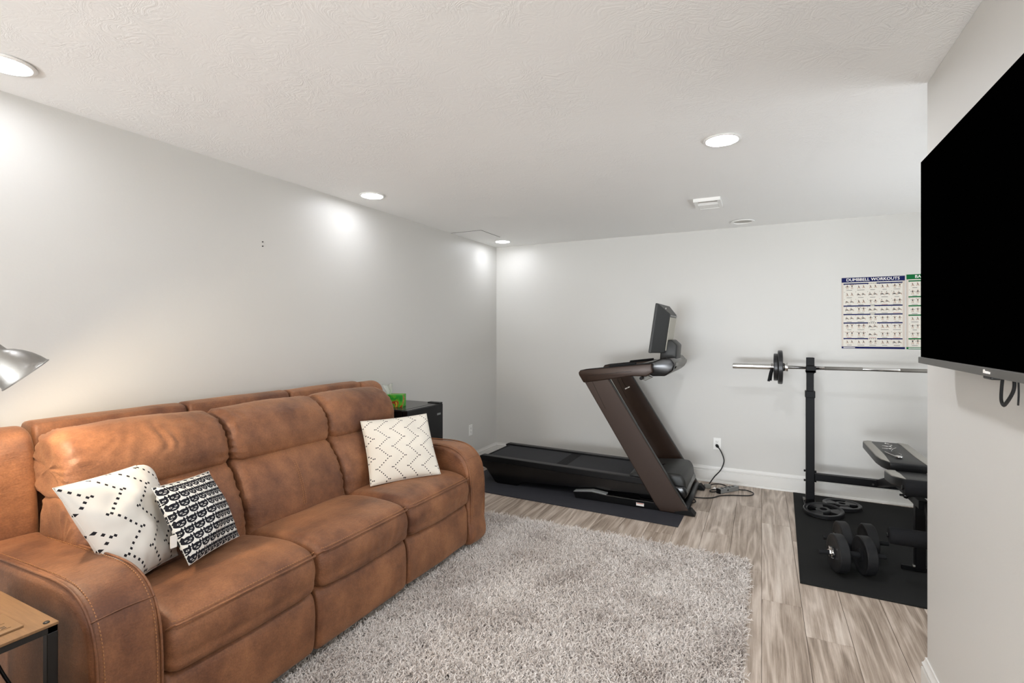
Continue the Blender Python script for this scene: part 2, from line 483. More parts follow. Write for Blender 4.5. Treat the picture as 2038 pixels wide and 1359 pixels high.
def tissue_box_mat():
    m = mat('tissue_box_card', (60, 160, 50), 0.5); nt = m.node_tree; p = nt.nodes['Principled BSDF']
    tc = nt.nodes.new('ShaderNodeTexCoord')
    n = nt.nodes.new('ShaderNodeTexNoise'); n.inputs['Scale'].default_value = 16; n.inputs['Detail'].default_value = 3; n.inputs['Distortion'].default_value = 1
    nt.links.new(tc.outputs['Object'], n.inputs['Vector'])
    r = nt.nodes.new('ShaderNodeValToRGB'); el = r.color_ramp.elements
    el[0].position = 0.0; el[0].color = lin((18, 88, 30)); el[1].position = 0.44; el[1].color = lin((40, 158, 40))
    for pos, c in ((0.54, (110, 186, 40)), (0.58, (190, 90, 30)), (0.66, (150, 60, 30)), (0.70, (226, 196, 60))):
        e = el.new(pos); e.color = lin(c)
    nt.links.new(n.outputs['Fac'], r.inputs[0]); nt.links.new(r.outputs[0], p.inputs['Base Color'])
    return m
M['tissue_box'] = tissue_box_mat()

def yarn_mat():
    m = mat('rug_yarn', (214, 206, 198), 0.9, spec=0.15); nt = m.node_tree; p = nt.nodes['Principled BSDF']
    hi = nt.nodes.new('ShaderNodeHairInfo')
    ge = nt.nodes.new('ShaderNodeNewGeometry')
    n = nt.nodes.new('ShaderNodeTexNoise'); n.inputs['Scale'].default_value = 3.4; n.inputs['Detail'].default_value = 5
    nt.links.new(ge.outputs['Position'], n.inputs['Vector'])
    t = N(nt, hi.outputs['Random']) * 0.7 + N(nt, n.outputs['Fac']) * 1.2 - 0.30
    r = nt.nodes.new('ShaderNodeValToRGB'); el = r.color_ramp.elements
    el[0].position = 0.0; el[0].color = lin((150, 137, 129)); el[1].position = 0.9; el[1].color = lin((236, 231, 226))
    e = el.new(0.45); e.color = lin((210, 201, 194))
    nt.links.new(t.k, r.inputs[0]); nt.links.new(r.outputs[0], p.inputs['Base Color'])
    return m
M['yarn'] = yarn_mat()

# ------------------------------------------------------------------ the setting
WX, WB, RX, RY, H = -2.80, 5.233, 0.59, 2.53, 2.44     # left wall, back wall, right wall, its far end, ceiling
AX, FY = 2.7, -6.0                                       # alcove's right wall, wall behind the camera
def struct(name, bm, m, **k):
    o = mk(name, bm, m, **k); o['kind'] = 'structure'; return o
floor = struct('floor', box(WX - .1, AX + .1, FY - .1, WB + .1, -0.12, -0.005), M['subfloor'])
PW, PL = 0.19, 1.22
joint = {0: 4.27 - 3 * PL, -1: 4.62 - 3 * PL, 1: 2.77 - 2 * PL, 2: 3.62 - 2 * PL, -2: 3.9 - 2 * PL}
cache = {}
k0 = int(math.floor((WX) / PW)); k1 = int(math.ceil(AX / PW))
prev_off = 0
for k in range(k0, k1):
    xa, xb = max(k * PW, WX + 0.001), min((k + 1) * PW, AX)
    if xb - xa < 0.01: continue
    if xa > RX + 0.12: y_start = RY + 0.0
    else: y_start = -1.6
    off = joint.get(k)
    if off is None: off = random.uniform(0, PL)
    off = off % PL
    y = y_start - ((y_start - off) % PL)
    while y < WB:
        ya, yb = max(y, y_start), min(y + PL, WB)
        if yb - ya > 0.03:
            key = (round(xb - xa, 3), round(yb - ya, 3))
            if key not in cache:
                g = 0.0009
                b = box(-(xb - xa) / 2 + g, (xb - xa) / 2 - g, -(yb - ya) / 2 + g, (yb - ya) / 2 - g, -0.005, 0, 0.0012, 1)
                o = mk('floor_plank', b, M['plank'], local=True); cache[key] = o.data
            else:
                o = bpy.data.objects.new('floor_plank', cache[key]); COL.objects.link(o)
            o.location = ((xa + xb) / 2, (ya + yb) / 2, random.uniform(-0.0003, 0)); o.parent = floor
        y += PL

o = mk('rear_boards', box(WX, RX, FY, -1.6, -0.005, -0.0003), M['plank'], floor); o['kind'] = 'stuff'
struct('ceiling', box(WX - .1, AX + .1, FY - .1, WB + .1, H, H + .12), M['ceiling'])
struct('wall_left', box(WX - .1, WX, FY - .1, WB + .1, -0.1, H), M['wall'])
struct('wall_back', box(WX, AX + .1, WB, WB + .1, -0.1, H), M['wall'])
struct('wall_right', box(RX, RX + .13, FY, RY, -0.1, H, 0.004, 2), M['wall'])
struct('wall_alcove_front', box(RX + .13, AX + .1, RY - .13, RY, -0.1, H), M['wall'])
b = box(AX, AX + .1, RY, 3.05, -0.1, H); box(AX, AX + .1, 4.75, WB, -0.1, H, bm=b); box(AX, AX + .1, 3.05, 4.75, -0.1, .85, bm=b); box(AX, AX + .1, 3.05, 4.75, 1.9, H, bm=b)
struct('wall_alcove_right', b, M['wall'])
b = new()
for (a0, a1, c0, c1) in ((3.05, 3.10, .85, 1.9), (4.70, 4.75, .85, 1.9), (3.05, 4.75, 1.85, 1.9), (3.05, 4.75, .85, .90), (3.88, 3.92, .85, 1.9)):
    box(AX + .03, AX + .08, a0, a1, c0, c1, 0.003, 1, bm=b)
struct('added_window_1', b, M['trim'])  # invented window frame, added to go with the alcove fill lights
# wall behind the camera, with an invented door opening added behind the fill lights
b = box(WX, -2.45, FY - .1, FY, -0.1, H); box(0.6 - .05, RX + .1, FY - .1, FY, -0.1, H, bm=b); box(-2.45, 0.55, FY - .1, FY, 2.25, H, bm=b)
struct('wall_front', b, M['wall'])
b = new()
for (a0, a1, c0, c1) in ((-2.45, -2.39, 0, 2.25), (0.49, 0.55, 0, 2.25), (-2.45, 0.55, 2.19, 2.25), (-0.98, -0.92, 0, 2.25), (-2.45, 0.55, 0, 0.06)):
    box(a0, a1, FY - .08, FY - .02, c0, c1, 0.004, 1, bm=b)
struct('added_door_1', b, M['trim'])  # invented patio door frame, added to go with the rear fill

def baseboard(name, path_fn, L0, L1, shoe=True):
    # profile (distance from wall, height)
    prof = [(0, 0), (0.016, 0), (0.016, 0.106), (0.0095, 0.109), (0.0095, 0.114), (0.0145, 0.117), (0.0145, 0.124), (0.0095, 0.130), (0.0055, 0.142), (0.0055, 0.150), (0, 0.150)]
    b = new()
    A = [b.verts.new(path_fn(L0, d, z)) for d, z in prof]; B = [b.verts.new(path_fn(L1, d, z)) for d, z in prof]
    n = len(prof)
    for i in range(n): b.faces.new((A[i], A[(i + 1) % n], B[(i + 1) % n], B[i]))
    b.faces.new(A); b.faces.new(B[::-1])
    if shoe:
        prof = [(0.016, 0), (0.032, 0), (0.031, 0.008), (0.026, 0.016), (0.016, 0.019)]
        A = [b.verts.new(path_fn(L0, d, z)) for d, z in prof]; B = [b.verts.new(path_fn(L1, d, z)) for d, z in prof]
        n = len(prof)
        for i in range(n): b.faces.new((A[i], A[(i + 1) % n], B[(i + 1) % n], B[i]))
        b.faces.new(A); b.faces.new(B[::-1])
    return struct(name, b, M['trim'], angle=35)
baseboard('baseboard_left', lambda t, d, z: (WX + d, t, z), FY, WB)
baseboard('baseboard_back', lambda t, d, z: (t, WB - d, z), WX, AX)
# mitred round the outside corner of the right wall
b = new()
for prof in ([(0, 0), (0.016, 0), (0.016, 0.106), (0.0095, 0.109), (0.0095, 0.114), (0.0145, 0.117), (0.0145, 0.124), (0.0095, 0.130), (0.0055, 0.142), (0.0055, 0.150), (0, 0.150)],
             [(0.016, 0), (0.032, 0), (0.031, 0.008), (0.026, 0.016), (0.016, 0.019)]):
    R_ = [[b.verts.new(p) for p in ((RX - d, FY, z), (RX - d, RY + d, z), (AX, RY + d, z))] for d, z in prof]
    n = len(prof)
    for i in range(n):
        for k in (0, 1): b.faces.new((R_[i][k], R_[(i + 1) % n][k], R_[(i + 1) % n][k + 1], R_[i][k + 1]))
    b.faces.new([r[0] for r in R_]); b.faces.new([r[2] for r in R_][::-1])
struct('baseboard_right', b, M['trim'], angle=35)

# ceiling access panel in the corner
ap = struct('trim_1', box(-2.797, -2.454, 4.264, 4.66, H - 0.003, H, 0.001, 1), M['ceiling'])
struct('gap_shade_1', box(-2.797, -2.449, 4.2585, 4.264, H - 0.0022, H), M['gap'])  # dark strips painted as the shaded gap along the panel's edges
struct('gap_shade_2', box(-2.454, -2.449, 4.264, 4.66, H - 0.0022, H), M['gap'])
tag(ap, 'flush white access panel in the ceiling against the left wall')

# ------------------------------------------------------------------ ceiling lights, vent
def can_light(x, y, label, lit=True):
    t = thing('ceiling_light', (x, y, H), label, 'ceiling light', 'recessed ceiling lights')
    if lit:
        mk('trim_ring', lathe([(0.082, 0), (0.090, -0.002), (0.092, -0.006), (0.088, -0.009), (0.078, -0.010), (0.0745, -0.006), (0.0745, 0)], (x, y, H)), M['white_plastic'], t, angle=40)
        mk('lens', lathe([(0, -0.0065), (0.05, -0.0068), (0.0744, -0.006), (0.0744, -0.001), (0, -0.001)], (x, y, H)), M['lens_inner' if -1 < x < 1 else 'lens'], t, smooth=True)
    else:
        mk('trim_ring', lathe([(0.085, 0), (0.098, -0.003), (0.100, -0.008), (0.096, -0.012), (0.078, -0.010), (0.074, -0.004), (0.074, 0)], (x, y, H)), M['white_plastic'], t, angle=40)
        mk('baffle', lathe([(0.074, -0.003), (0.055, -0.0012), (0.0, -0.0008)], (x, y, H)), M['lens_off'], t, smooth=True)
    return t
can_light(-2.50, 0.83, 'lit round ceiling light cut by the left edge of the photo, above the lamp')
can_light(-2.53, 2.82, 'lit round ceiling light near the left wall above the sofa')
can_light(-2.54, 4.89, 'lit round ceiling light in the far corner beside the access panel')
can_light(-0.183, 2.80, 'lit round ceiling light in the middle of the ceiling')
can_light(-0.153, 4.957, 'unlit round ceiling light near the back wall beside the vent', lit=False)
can_light(-0.18, 0.55, 'lit round ceiling light above and behind the camera')
can_light(-.18, -1.5, 'added unseen ceiling light far behind the camera near the right wall')  # this and the next added out of view to brighten the right wall
can_light(-2.5, -1.4, 'added unseen ceiling light far behind the camera near the left wall')
can_light(-.18, -3.7, 'lit round ceiling light at the rear of the room near the right wall')
can_light(-2.5, -3.7, 'lit round ceiling light at the rear of the room near the left wall')
can_light(1.95, 3.75, 'added unseen ceiling light filling the gym alcove behind the right wall')  # unseen disc added as fill for the alcove

t = thing('ceiling_vent', (-0.365, 4.115, H), 'white rectangular ceiling air vent with deflector', 'vent')
b = new()
x0, x1, y0, y1 = -0.46, -0.272, 3.975, 4.255
for bx in ((x0, x1, y0, y0 + .022), (x0, x1, y1 - .022, y1), (x0, x0 + .022, y0 + .022, y1 - .022), (x1 - .022, x1, y0 + .022, y1 - .022), (x0 + .022, x1 - .022, 4.10, 4.12)):
    box(*bx, H - 0.024, H, 0, bm=b)
mk('frame', b, M['white_plastic'], t)
mk('deflector', prism([(4.1205, H - 0.022), (4.2325, H - 0.022), (4.2325, H - 0.004), (4.1205, H - 0.012)], 'x', x0 + .0225, x1 - .0225, 0.001, 1), M['white_plastic'], t)
mk('backing', box(x0 + .02, x1 - .02, y0 + .02, 4.105, H - 0.004, H - 0.001), M['vent_back'], t)
# ------------------------------------------------------------------ outlets and marks on the walls
def outlet(loc, normal, label):
    """duplex outlet plate; local x = width, z = up, faces -y before turning"""
    t = thing('wall_outlet', loc, label, 'outlet', 'white wall outlets')
    rz = {'x': PI / 2, '-y': 0}[normal]
    t.rotation_euler = (0, 0, rz)
    mk('cover_plate', box(-.035, .035, -.006, 0, -.0575, .0575, .003, 2), M['white_plastic'], t, local=True)
    for z in (-.0205, .0205):
        s = mk('socket', box(-.017, .017, -.0085, -.004, z - .0145, z + .0145, .004, 2), M['white_plastic'], t, local=True)
        b = box(-.008, -.0055, -.0092, -.008, z - .001, z + .008)
        box(.0055, .008, -.0092, -.008, z - .001, z + .007, bm=b); cyl((0, -.0092, z - .007), (0, -.008, z - .007), .0027, n=10, bm=b)
        mk('slots', b, M['dark_slot'], s, local=True)
    mk('screw', cyl((0, -.0075, 0), (0, -.005, 0), .003, n=10), M['white_plastic'], t, local=True)
    return t
outlet((WX, 4.639, .394), 'x', 'white wall outlet on the left wall with nothing plugged in')
outlet((-.385, WB, .369), '-y', 'white wall outlet on the back wall with a black cord plugged in')
p = (WX, 2.04, 2.07)
pp = thing('wall_anchor', (WX, 2.13, 2.0), 'tiny dark wall anchor high on the blank left wall', 'wall anchor')
b = cyl((WX, 2.13, 2.012), (WX + .004, 2.13, 2.012), .004, n=8); cyl((WX, 2.13, 1.985), (WX + .004, 2.13, 1.985), .004, n=8, bm=b)
mk('screw_head', b, M['dark_slot'], pp)

# ------------------------------------------------------------------ upholstery tools
def catmull2(pts, per=5):
    return [(v.x, v.y) for v in spline([(p[0], p[1], 0) for p in pts], per, closed=True)]

def puff(prof, y0, y1, r, crown=0.0, per=5, nseg=40, disp=None, rseg=6, power=2.0, raw=False):
    """closed cross-section prof (x, z) swept along y with rounded, inset ends"""
    P = [Vector((p[0], p[1])) for p in (prof if raw else catmull2(prof, per))]
    n = len(P)
    area = sum(P[i].x * P[(i + 1) % n].y - P[(i + 1) % n].x * P[i].y for i in range(n))
    if area < 0: P.reverse()
    nor = []
    for i in range(n):
        t = (P[(i + 1) % n] - P[i - 1]).normalized(); nor.append(Vector((t.y, -t.x)))
    cen = sum(P, Vector((0, 0))) / n
    half = (y1 - y0) / 2; mid = (y0 + y1) / 2
    hx = (max(p.x for p in P) - min(p.x for p in P)) / 2; hz = (max(p.y for p in P) - min(p.y for p in P)) / 2
    bc = Vector((max(p.x for p in P) - hx, max(p.y for p in P) - hz))
    ys = [(-half + r * (1 - math.cos(PI / 2 * k / rseg))) for k in range(rseg)]
    m = max(2, int(nseg))
    ys += [-half + r + (2 * half - 2 * r) * k / m for k in range(m + 1)]
    ys += [half - r * (1 - math.cos(PI / 2 * (rseg - 1 - k) / rseg)) for k in range(rseg)]
    b = new(); rings = []
    for y in ys:
        e = max(0.0, abs(y) - (half - r)) / r
        inset = r * (1 - (max(0.0, 1 - e ** power)) ** (1 / power))
        inset = min(inset, r * 0.97)
        ring = []
        bul = crown * (1 - (y / half) ** 2)
        for i in range(n):
            q = bc + Vector(((P[i].x - bc.x) * (1 - inset / hx), (P[i].y - bc.y) * (1 - inset / hz))) + nor[i] * bul
            ring.append(b.verts.new((q.x, mid + y, q.y)))
        rings.append(ring)
    for a in range(len(rings) - 1):
        for i in range(n):
            b.faces.new((rings[a][i], rings[a][(i + 1) % n], rings[a + 1][(i + 1) % n], rings[a + 1][i]))
    for ring, flip in ((rings[0], True), (rings[-1], False)):
        last = ring
        for s in (0.66, 0.3):
            cc = sum((v.co for v in ring), Vector()) / n
            cur = [b.verts.new(cc + (v.co - cc) * s) for v in ring]
            for i in range(n): b.faces.new((last[i], last[(i + 1) % n], cur[(i + 1) % n], cur[i]))
            last = cur
        cv = b.verts.new(cc)
        for i in range(n): b.faces.new((last[i], last[(i + 1) % n], cv))
    bmesh.ops.recalc_face_normals(b, faces=b.faces)
    if disp:
        b.normal_update()
        mv = [(v, v.normal * disp(v.co, v.normal)) for v in b.verts]
        for v, d in mv: v.co += d
    return b

def fold_noise(co, seed, s=(9, 9, 9)):
    return noise.noise(Vector((co.x * s[0] + seed, co.y * s[1] - seed, co.z * s[2])))

FX = -1.70                                              # sofa's front plane; profiles use d = distance behind it
def D(pts): return [(FX - d, z) for d, z in pts]
HEAD = D([(.575, .825), (.553, .87), (.565, .95), (.615, 1.02), (.70, 1.062), (.79, 1.055), (.845, 1.0), (.86, .9), (.84, .83), (.70, .80)])
LUMB = D([(.445, .46), (.430, .54), (.455, .66), (.505, .76), (.555, .822), (.62, .85), (.75, .84), (.80, .70), (.80, .50), (.62, .42)])
SEAT = D([(.015, .345), (-.018, .40), (-.020, .46), (.004, .51), (.05, .532), (.15, .545), (.30, .538), (.46, .515), (.56, .49), (.60, .42), (.50, .35), (.25, .335)])
FOOT = D([(.012, .085), (-.004, .13), (-.006, .22), (.000, .30), (.022, .338), (.055, .342), (.065, .30), (.065, .12), (.05, .08)])

def gather(y0, y1, seed, amp=.0030):
    def f(co, n):
        e = min(abs(co.y - y0), abs(y1 - co.y))
        g = math.exp(-(e / .055) ** 1.3)
        w = math.sin(co.z * 190 + 5 * fold_noise(co, seed, (6, 14, 14)) + 9 * e)
        d = g * w * amp
        d += .006 * fold_noise(co, seed + 3, (4, 4, 5))
        rid = 1 - abs(noise.noise(Vector((co.x * 7 + seed, co.y * 9 + co.z * 16, co.z * 5 - co.y * 6))))
        d += max(0, rid - .86) * .035 * (.3 + g)
        return d
    return f

def seat_disp(seed):
    def f(co, n):
        d = .006 * fold_noise(co, seed, (5, 5, 5))
        d += .0018 * math.sin(co.y * 120 + 6 * fold_noise(co, seed, (8, 8, 8))) * max(0, fold_noise(co, seed + 9, (3, 3, 3)))
        return d
    return f

def arm_profile(front=0.0, top=.69, back=.80, base=.065):
    f = front
    return D([(f + .0, base), (f - .012, .25), (f - .012, .45), (f + .005, .56), (f + .04, .625), (f + .10, .668), (f + .2, top), (f + .4, top - .004), (back - .1, top - .012), (back, top - .03), (back, .4), (back, base), (back / 2, base)])

def sofa_arm(parent, y0, y1, seed, near, thread_bm, piping, fx=0.0):
    prof = arm_profile(fx)
    a = puff(prof, y0, y1, .028, crown=.004, nseg=8, per=8, disp=seat_disp(seed))
    arm = mk('arm', a, M['leather'], parent, smooth=True)
    fx_w = FX - (fx + .026)
    # inner and outer seams follow the front edge and the top
    cur = spline([(FX - d, 0, z) for d, z in [(fx - .008, .08), (fx - .020, .25), (fx - .020, .45), (fx - .003, .562), (fx + .035, .631), (fx + .098, .676), (fx + .2, .697), (fx + .4, .694), (fx + .68, .686)]], 8)
    for y, s in ((y0 + .012, 1), (y1 - .012, -1)):
        pts = [Vector((p.x - .0065, y, p.z - .0065)) for p in cur]
        tube(pts, .0042, 6, smooth=False, bm=piping)
        stitches([Vector((p.x - .0035, y + s * .016, p.z - .0022)) for p in cur], bm=thread_bm)
    tube([(fx_w + .0, y0 + .012, .612), (fx_w + .004, (y0 + y1) / 2, .618), (fx_w + .0, y1 - .012, .612)], .0018, 6, bm=piping)
    return arm

def wing(parent, y0, y1, seed, bmp, fx=0.0):
    prof = D([(.80 + fx, .30), (.79 + fx, .6), (.80 + fx, .9), (.83 + fx, 1.03), (.88 + fx, 1.075), (.95 + fx, 1.08), (1.01 + fx, 1.05), (1.03 + fx, .9), (1.03 + fx, .3)])
    mk('back_wing', puff(prof, y0, y1, .03, nseg=10, disp=seat_disp(seed)), M['leather'], parent, smooth=True)

# ------------------------------------------------------------------ the sofa
SEATS = [(.945, 1.553), (1.559, 2.166), (2.172, 2.785)]
sofa = thing('sofa', (-2.2, 1.86, 0), 'long brown leather three-seat reclining sofa along the left wall', 'sofa')
thread = new(); pip = []
mk('base', box(FX - 1.0, FX - .07, .80, 2.93, .045, .36, .01, 1), M['sofa_dark'], sofa)
for (x, y) in ((FX - .12, .85), (FX - .12, 2.87), (FX - .95, .85), (FX - .95, 2.87)):
    mk('foot', cyl((x, y, .0), (x, y, .05), .022, .028, 16), M['sofa_dark'], sofa)
for i, (a, c) in enumerate(SEATS):
    g = .003
    hd = gather(a, c, i * 7.3)
    if i == 0:
        def hd0(co, n, h=hd):
            # deep diagonal creases worn into the first headrest
            x = (co.y - 1.22) / .16; w = math.exp(-x * x) * math.exp(-((co.z - 1.0) / .05) ** 2)
            return h(co, n) + w * .0042 * math.sin(co.y * 95 - co.z * 70 + 11 * fold_noise(co, 4, (7, 7, 9))) * (.4 + abs(fold_noise(co, 8, (12, 12, 12))) * 2.5)
        hd = hd0
    y_lo = a - (.028 if i == 0 else 0)
    y_hi = c - g - (.030 if i == 2 else 0)
    mk('headrest', puff(HEAD, y_lo + g, y_hi, .045, crown=.014, nseg=60, per=7, disp=hd), M['leather'], sofa, smooth=True)
    mk('lumbar_cushion', puff(LUMB, y_lo + g, c - g, .045, crown=.012, nseg=60, per=7, disp=gather(a, c, i * 3.1 + 40, .0026)), M['leather'], sofa, smooth=True)
    mk('seat_cushion', puff(SEAT, a + g, c - g, .042, crown=.010, nseg=44, per=7, disp=seat_disp(i * 5.7)), M['leather'], sofa, smooth=True)
    mk('footrest_panel', puff(FOOT, a + g, c - g, .02, crown=.004, nseg=30, per=5, disp=seat_disp(i * 2.2 + 9)), M['leather'], sofa, smooth=True)
    # seam along the seat's front edge, following the rolled corners
    y0, y1 = a + g, c - g
    pts = [(FX - .012, y0 + .006, .492), (FX + .010, y0 + .02, .506), (FX + .0225, y0 + .05, .508), (FX + .0275, (y0 + y1) / 2, .510), (FX + .0225, y1 - .05, .508), (FX + .010, y1 - .02, .506), (FX - .012, y1 - .006, .492)]
    tube(pts, .0036, 6, bm=pip)
    cur = spline(pts, 8); stitches([Vector((p.x - .010, p.y, p.z + .0115)) for p in cur[6:-6]], bm=thread)
    # double stitched seam down the lumbar panel
    for dy in (-.006, .006):
        cur = spline([(FX - d, (a + c) / 2 + dy, z) for d, z in ((.421, .56), (.438, .64), (.470, .72), (.505, .775))], 10)
        stitches([Vector((p.x + .003, p.y, p.z)) for p in cur], bm=thread)
    # outer back shell behind each seat
    shell = D([(.885, .30), (.885, .9), (.895, 1.055), (.925, 1.085), (.985, 1.087), (1.02, 1.06), (1.03, .9), (1.03, .3)])
    mk('back_shell', puff(shell, a + g, c - g, .018, nseg=10, disp=seat_disp(i + 70)), M['leather'], sofa, smooth=True)
sofa_arm(sofa, .745, .940, 11, True, thread, pip)
sofa_arm(sofa, 2.790, 2.985, 23, False, thread, pip)
wing(sofa, .735, .932, 31, pip)
wing(sofa, 2.775, 2.945, 37, pip)
for q in pip: mk('piping', q, M['leather'], sofa, smooth=True)
o = mk('stitching', thread, M['thread'], sofa); o['kind'] = 'stuff'

# ------------------------------------------------------------------ recliner next to the end table (only a corner of its arm shows)
FX_S = FX
rec = thing('armchair', (-1.75, .05, 0), 'tan leather recliner whose arm corner pokes into the bottom left of the photo', 'armchair')
FX = -1.315
th2 = new(); pp2 = []
sofa_arm(rec, .30, .485, 51, True, th2, pp2)
sofa_arm(rec, -.50, -.315, 57, True, th2, pp2)
mk('base', box(FX - .85, FX - .07, -.44, .42, .045, .36, .01, 1), M['sofa_dark'], rec)
def D2(P): return [(x - FX_S + FX, z) for x, z in P]
mk('seat_cushion', puff(D2(SEAT), -.31, .295, .042, crown=.01, nseg=20, disp=seat_disp(61)), M['leather'], rec, smooth=True)
mk('footrest_panel', puff(D2(FOOT), -.31, .295, .02, crown=.004, nseg=16, disp=seat_disp(62)), M['leather'], rec, smooth=True)
mk('headrest', puff(D2(HEAD), -.31, .295, .045, crown=.014, nseg=24, disp=gather(-.31, .295, 63)), M['leather'], rec, smooth=True)
mk('lumbar_cushion', puff(D2(LUMB), -.31, .295, .045, crown=.012, nseg=24, disp=gather(-.31, .295, 65)), M['leather'], rec, smooth=True)
for q in pp2: mk('piping', q, M['leather'], rec, smooth=True)
o = mk('stitching', th2, M['thread'], rec); o['kind'] = 'stuff'
for (x, y) in ((FX - .12, .36), (FX - .12, -.38), (FX - .8, .36), (FX - .8, -.38)):
    mk('foot', cyl((x, y, .0), (x, y, .05), .022, .028, 12), M['sofa_dark'], rec)
FX = FX_S

rec.scale = (1, 1, 1.03)

# ------------------------------------------------------------------ throw pillows
def pillow(name, corners, thick, m, label, seed, uvs=((0, 1), (1, 1), (1, 0), (0, 0)), n=44, sag=.0, rot=0):
    TL, TR, BR, BL = [Vector(c) for c in corners]
    cen = (TL + TR + BR + BL) / 4
    nrm = ((TR - TL) + (BR - BL)).cross((TL - BL) + (TR - BR)).normalized()
    if nrm.x < 0: nrm = -nrm
    b = new(); uvl = b.loops.layers.uv.new('UVMap')
    grids = []
    for side in (1, -1):
        G = []
        for j in range(n + 1):
            row = []
            for i in range(n + 1):
                u, v = i / n, j / n
                a, c = 2 * u - 1, 2 * v - 1
                # edges pull in between the corners
                pin = .035
                uu = .5 + (a * (1 - pin * (1 - c * c))) / 2; vv = .5 + (c * (1 - pin * (1 - a * a))) / 2
                base = (BL * (1 - uu) + BR * uu) * (1 - vv) + (TL * (1 - uu) + TR * uu) * vv
                h = thick * 1.25 * (max(0, 1 - a * a) ** .58) * (max(0, 1 - c * c) ** .58)
                ns = noise.noise(Vector((u * 3.2 + seed, v * 3.2, side * 2.0))) * .16 + noise.noise(Vector((u * 8 + seed, v * 8, side))) * .035
                rad = math.sin(math.atan2(c, a) * 9 + seed) * .04 * min(1, (a * a + c * c)) 
                h *= (1 + ns * 2 + rad)
                p = base + nrm * h * side + Vector((0, 0, -sag * max(0, 1 - a * a) * (1 - v)))
                row.append(((u, v), p))
            G.append(row)
        grids.append(G)
    V = {}
    def vert(s, i, j):
        edge = i in (0, n) or j in (0, n)
        k = ('e', i, j) if edge else (s, i, j)
        if k not in V: V[k] = b.verts.new(grids[0 if s == 1 else 1][j][i][1])
        return V[k]
    for s in (1, -1):
        for j in range(n):
            for i in range(n):
                q = [(i, j), (i + 1, j), (i + 1, j + 1), (i, j + 1)]
                if s == -1: q.reverse()
                f = b.faces.new([vert(s, *x) for x in q])
                for lp, (ii, jj) in zip(f.loops, q):
                    uu, vv = ii / n, jj / n
                    cr = math.cos(rot); sr = math.sin(rot)
                    lp[uvl].uv = ((uu - .5) * cr - (vv - .5) * sr + .5, (uu - .5) * sr + (vv - .5) * cr + .5)
    t = thing(name, tuple(cen), label, 'pillow', 'throw pillows on the sofa')
    mk('cover', b, m, t, smooth=True)
    # seam round the edge
    loop = []
    for (i0, j0, i1, j1) in ((0, 0, n, 0), (n, 0, n, n), (n, n, 0, n), (0, n, 0, 0)):
        for k in range(0, n, 2):
            i = i0 + (i1 - i0) * k // n; j = j0 + (j1 - j0) * k // n
            loop.append(grids[0][j][i][1])
    mk('seam', tube(loop, .0013, 5, smooth=False, closed=True), m, t, smooth=True)
    return t
pillow('throw_pillow', [(-2.09, .812, .935), (-2.285, 1.215, .915), (-2.10, 1.215, .553), (-1.99, .965, .552)], .062, M['zig_white_big'],
       'large white pillow with black diamond zigzags leaning at the near sofa arm', 1.3, rot=.10)
p2 = pillow('throw_pillow', [(-2.055, 1.095, .862), (-2.185, 1.395, .835), (-2.04, 1.437, .560), (-1.91, 1.145, .580)], .055, M['cat_print'],
       'small black and white cat-face print pillow beside the large zigzag pillow', 5.1)
mk('care_tag', box(-1.942, -1.938, 1.096, 1.118, .655, .70, 0, M=None), M['label_white'], p2)
pillow('throw_pillow', [(-2.235, 2.385, .893), (-2.00, 2.75, .905), (-1.80, 2.625, .560), (-2.045, 2.265, .548)], .060, M['zig_white'],
       'white pillow with black diamond zigzags leaning at the far sofa arm', 9.2, rot=.10)

# ------------------------------------------------------------------ shag rug
rx0, rx1, ry0, ry1 = -2.10, -.075, .735, 3.465
b = new()
bmesh.ops.create_grid(b, x_segments=24, y_segments=30, size=.5)
for v in b.verts: v.co = Vector(((rx0 + rx1) / 2 + v.co.x * (rx1 - rx0), (ry0 + ry1) / 2 + v.co.y * (ry1 - ry0), .010))
keep(b)
rug = thing('shag_rug', ((rx0 + rx1) / 2, (ry0 + ry1) / 2, 0), 'thick light grey-beige shag rug in front of the sofa', 'rug')
mk('backing', box(rx0 + .004, rx1 - .004, ry0 + .004, ry1 - .004, .0005, .0095, .003, 1), M['pile_back'], rug)
pile = mk('pile', b, [M['pile_back'], M['yarn']], rug); pile['kind'] = 'stuff'
ps_mod = pile.modifiers.new('pile', 'PARTICLE_SYSTEM')
ps = ps_mod.particle_system.settings
ps.type = 'HAIR'; ps.count = 60000; ps.use_advanced_hair = True
ps.emit_from = 'FACE'; ps.use_emit_random = True; ps.use_even_distribution = True
ps.hair_length = .017; ps.hair_step = 4; ps.render_step = 3; ps.display_step = 2
ps.normal_factor = .0058; ps.factor_random = .0055; ps.brownian_factor = .004
ps.child_type = 'SIMPLE'; ps.rendered_child_count = 7; ps.child_percent = 2
ps.child_radius = .0065; ps.child_roundness = .3; ps.clump_factor = .75; ps.clump_shape = -.1
ps.roughness_2 = .018; ps.roughness_2_size = .3; ps.roughness_endpoint = .022; ps.roughness_end_shape = 1.2; ps.roughness_1 = .004
ps.root_radius = 1.0; ps.tip_radius = .75; ps.radius_scale = .0019; ps.shape = 0.0
ps.material_slot = 'rug_yarn' if False else ps.material_slot
ps.material = 2
pile.particle_systems[0].seed = 3

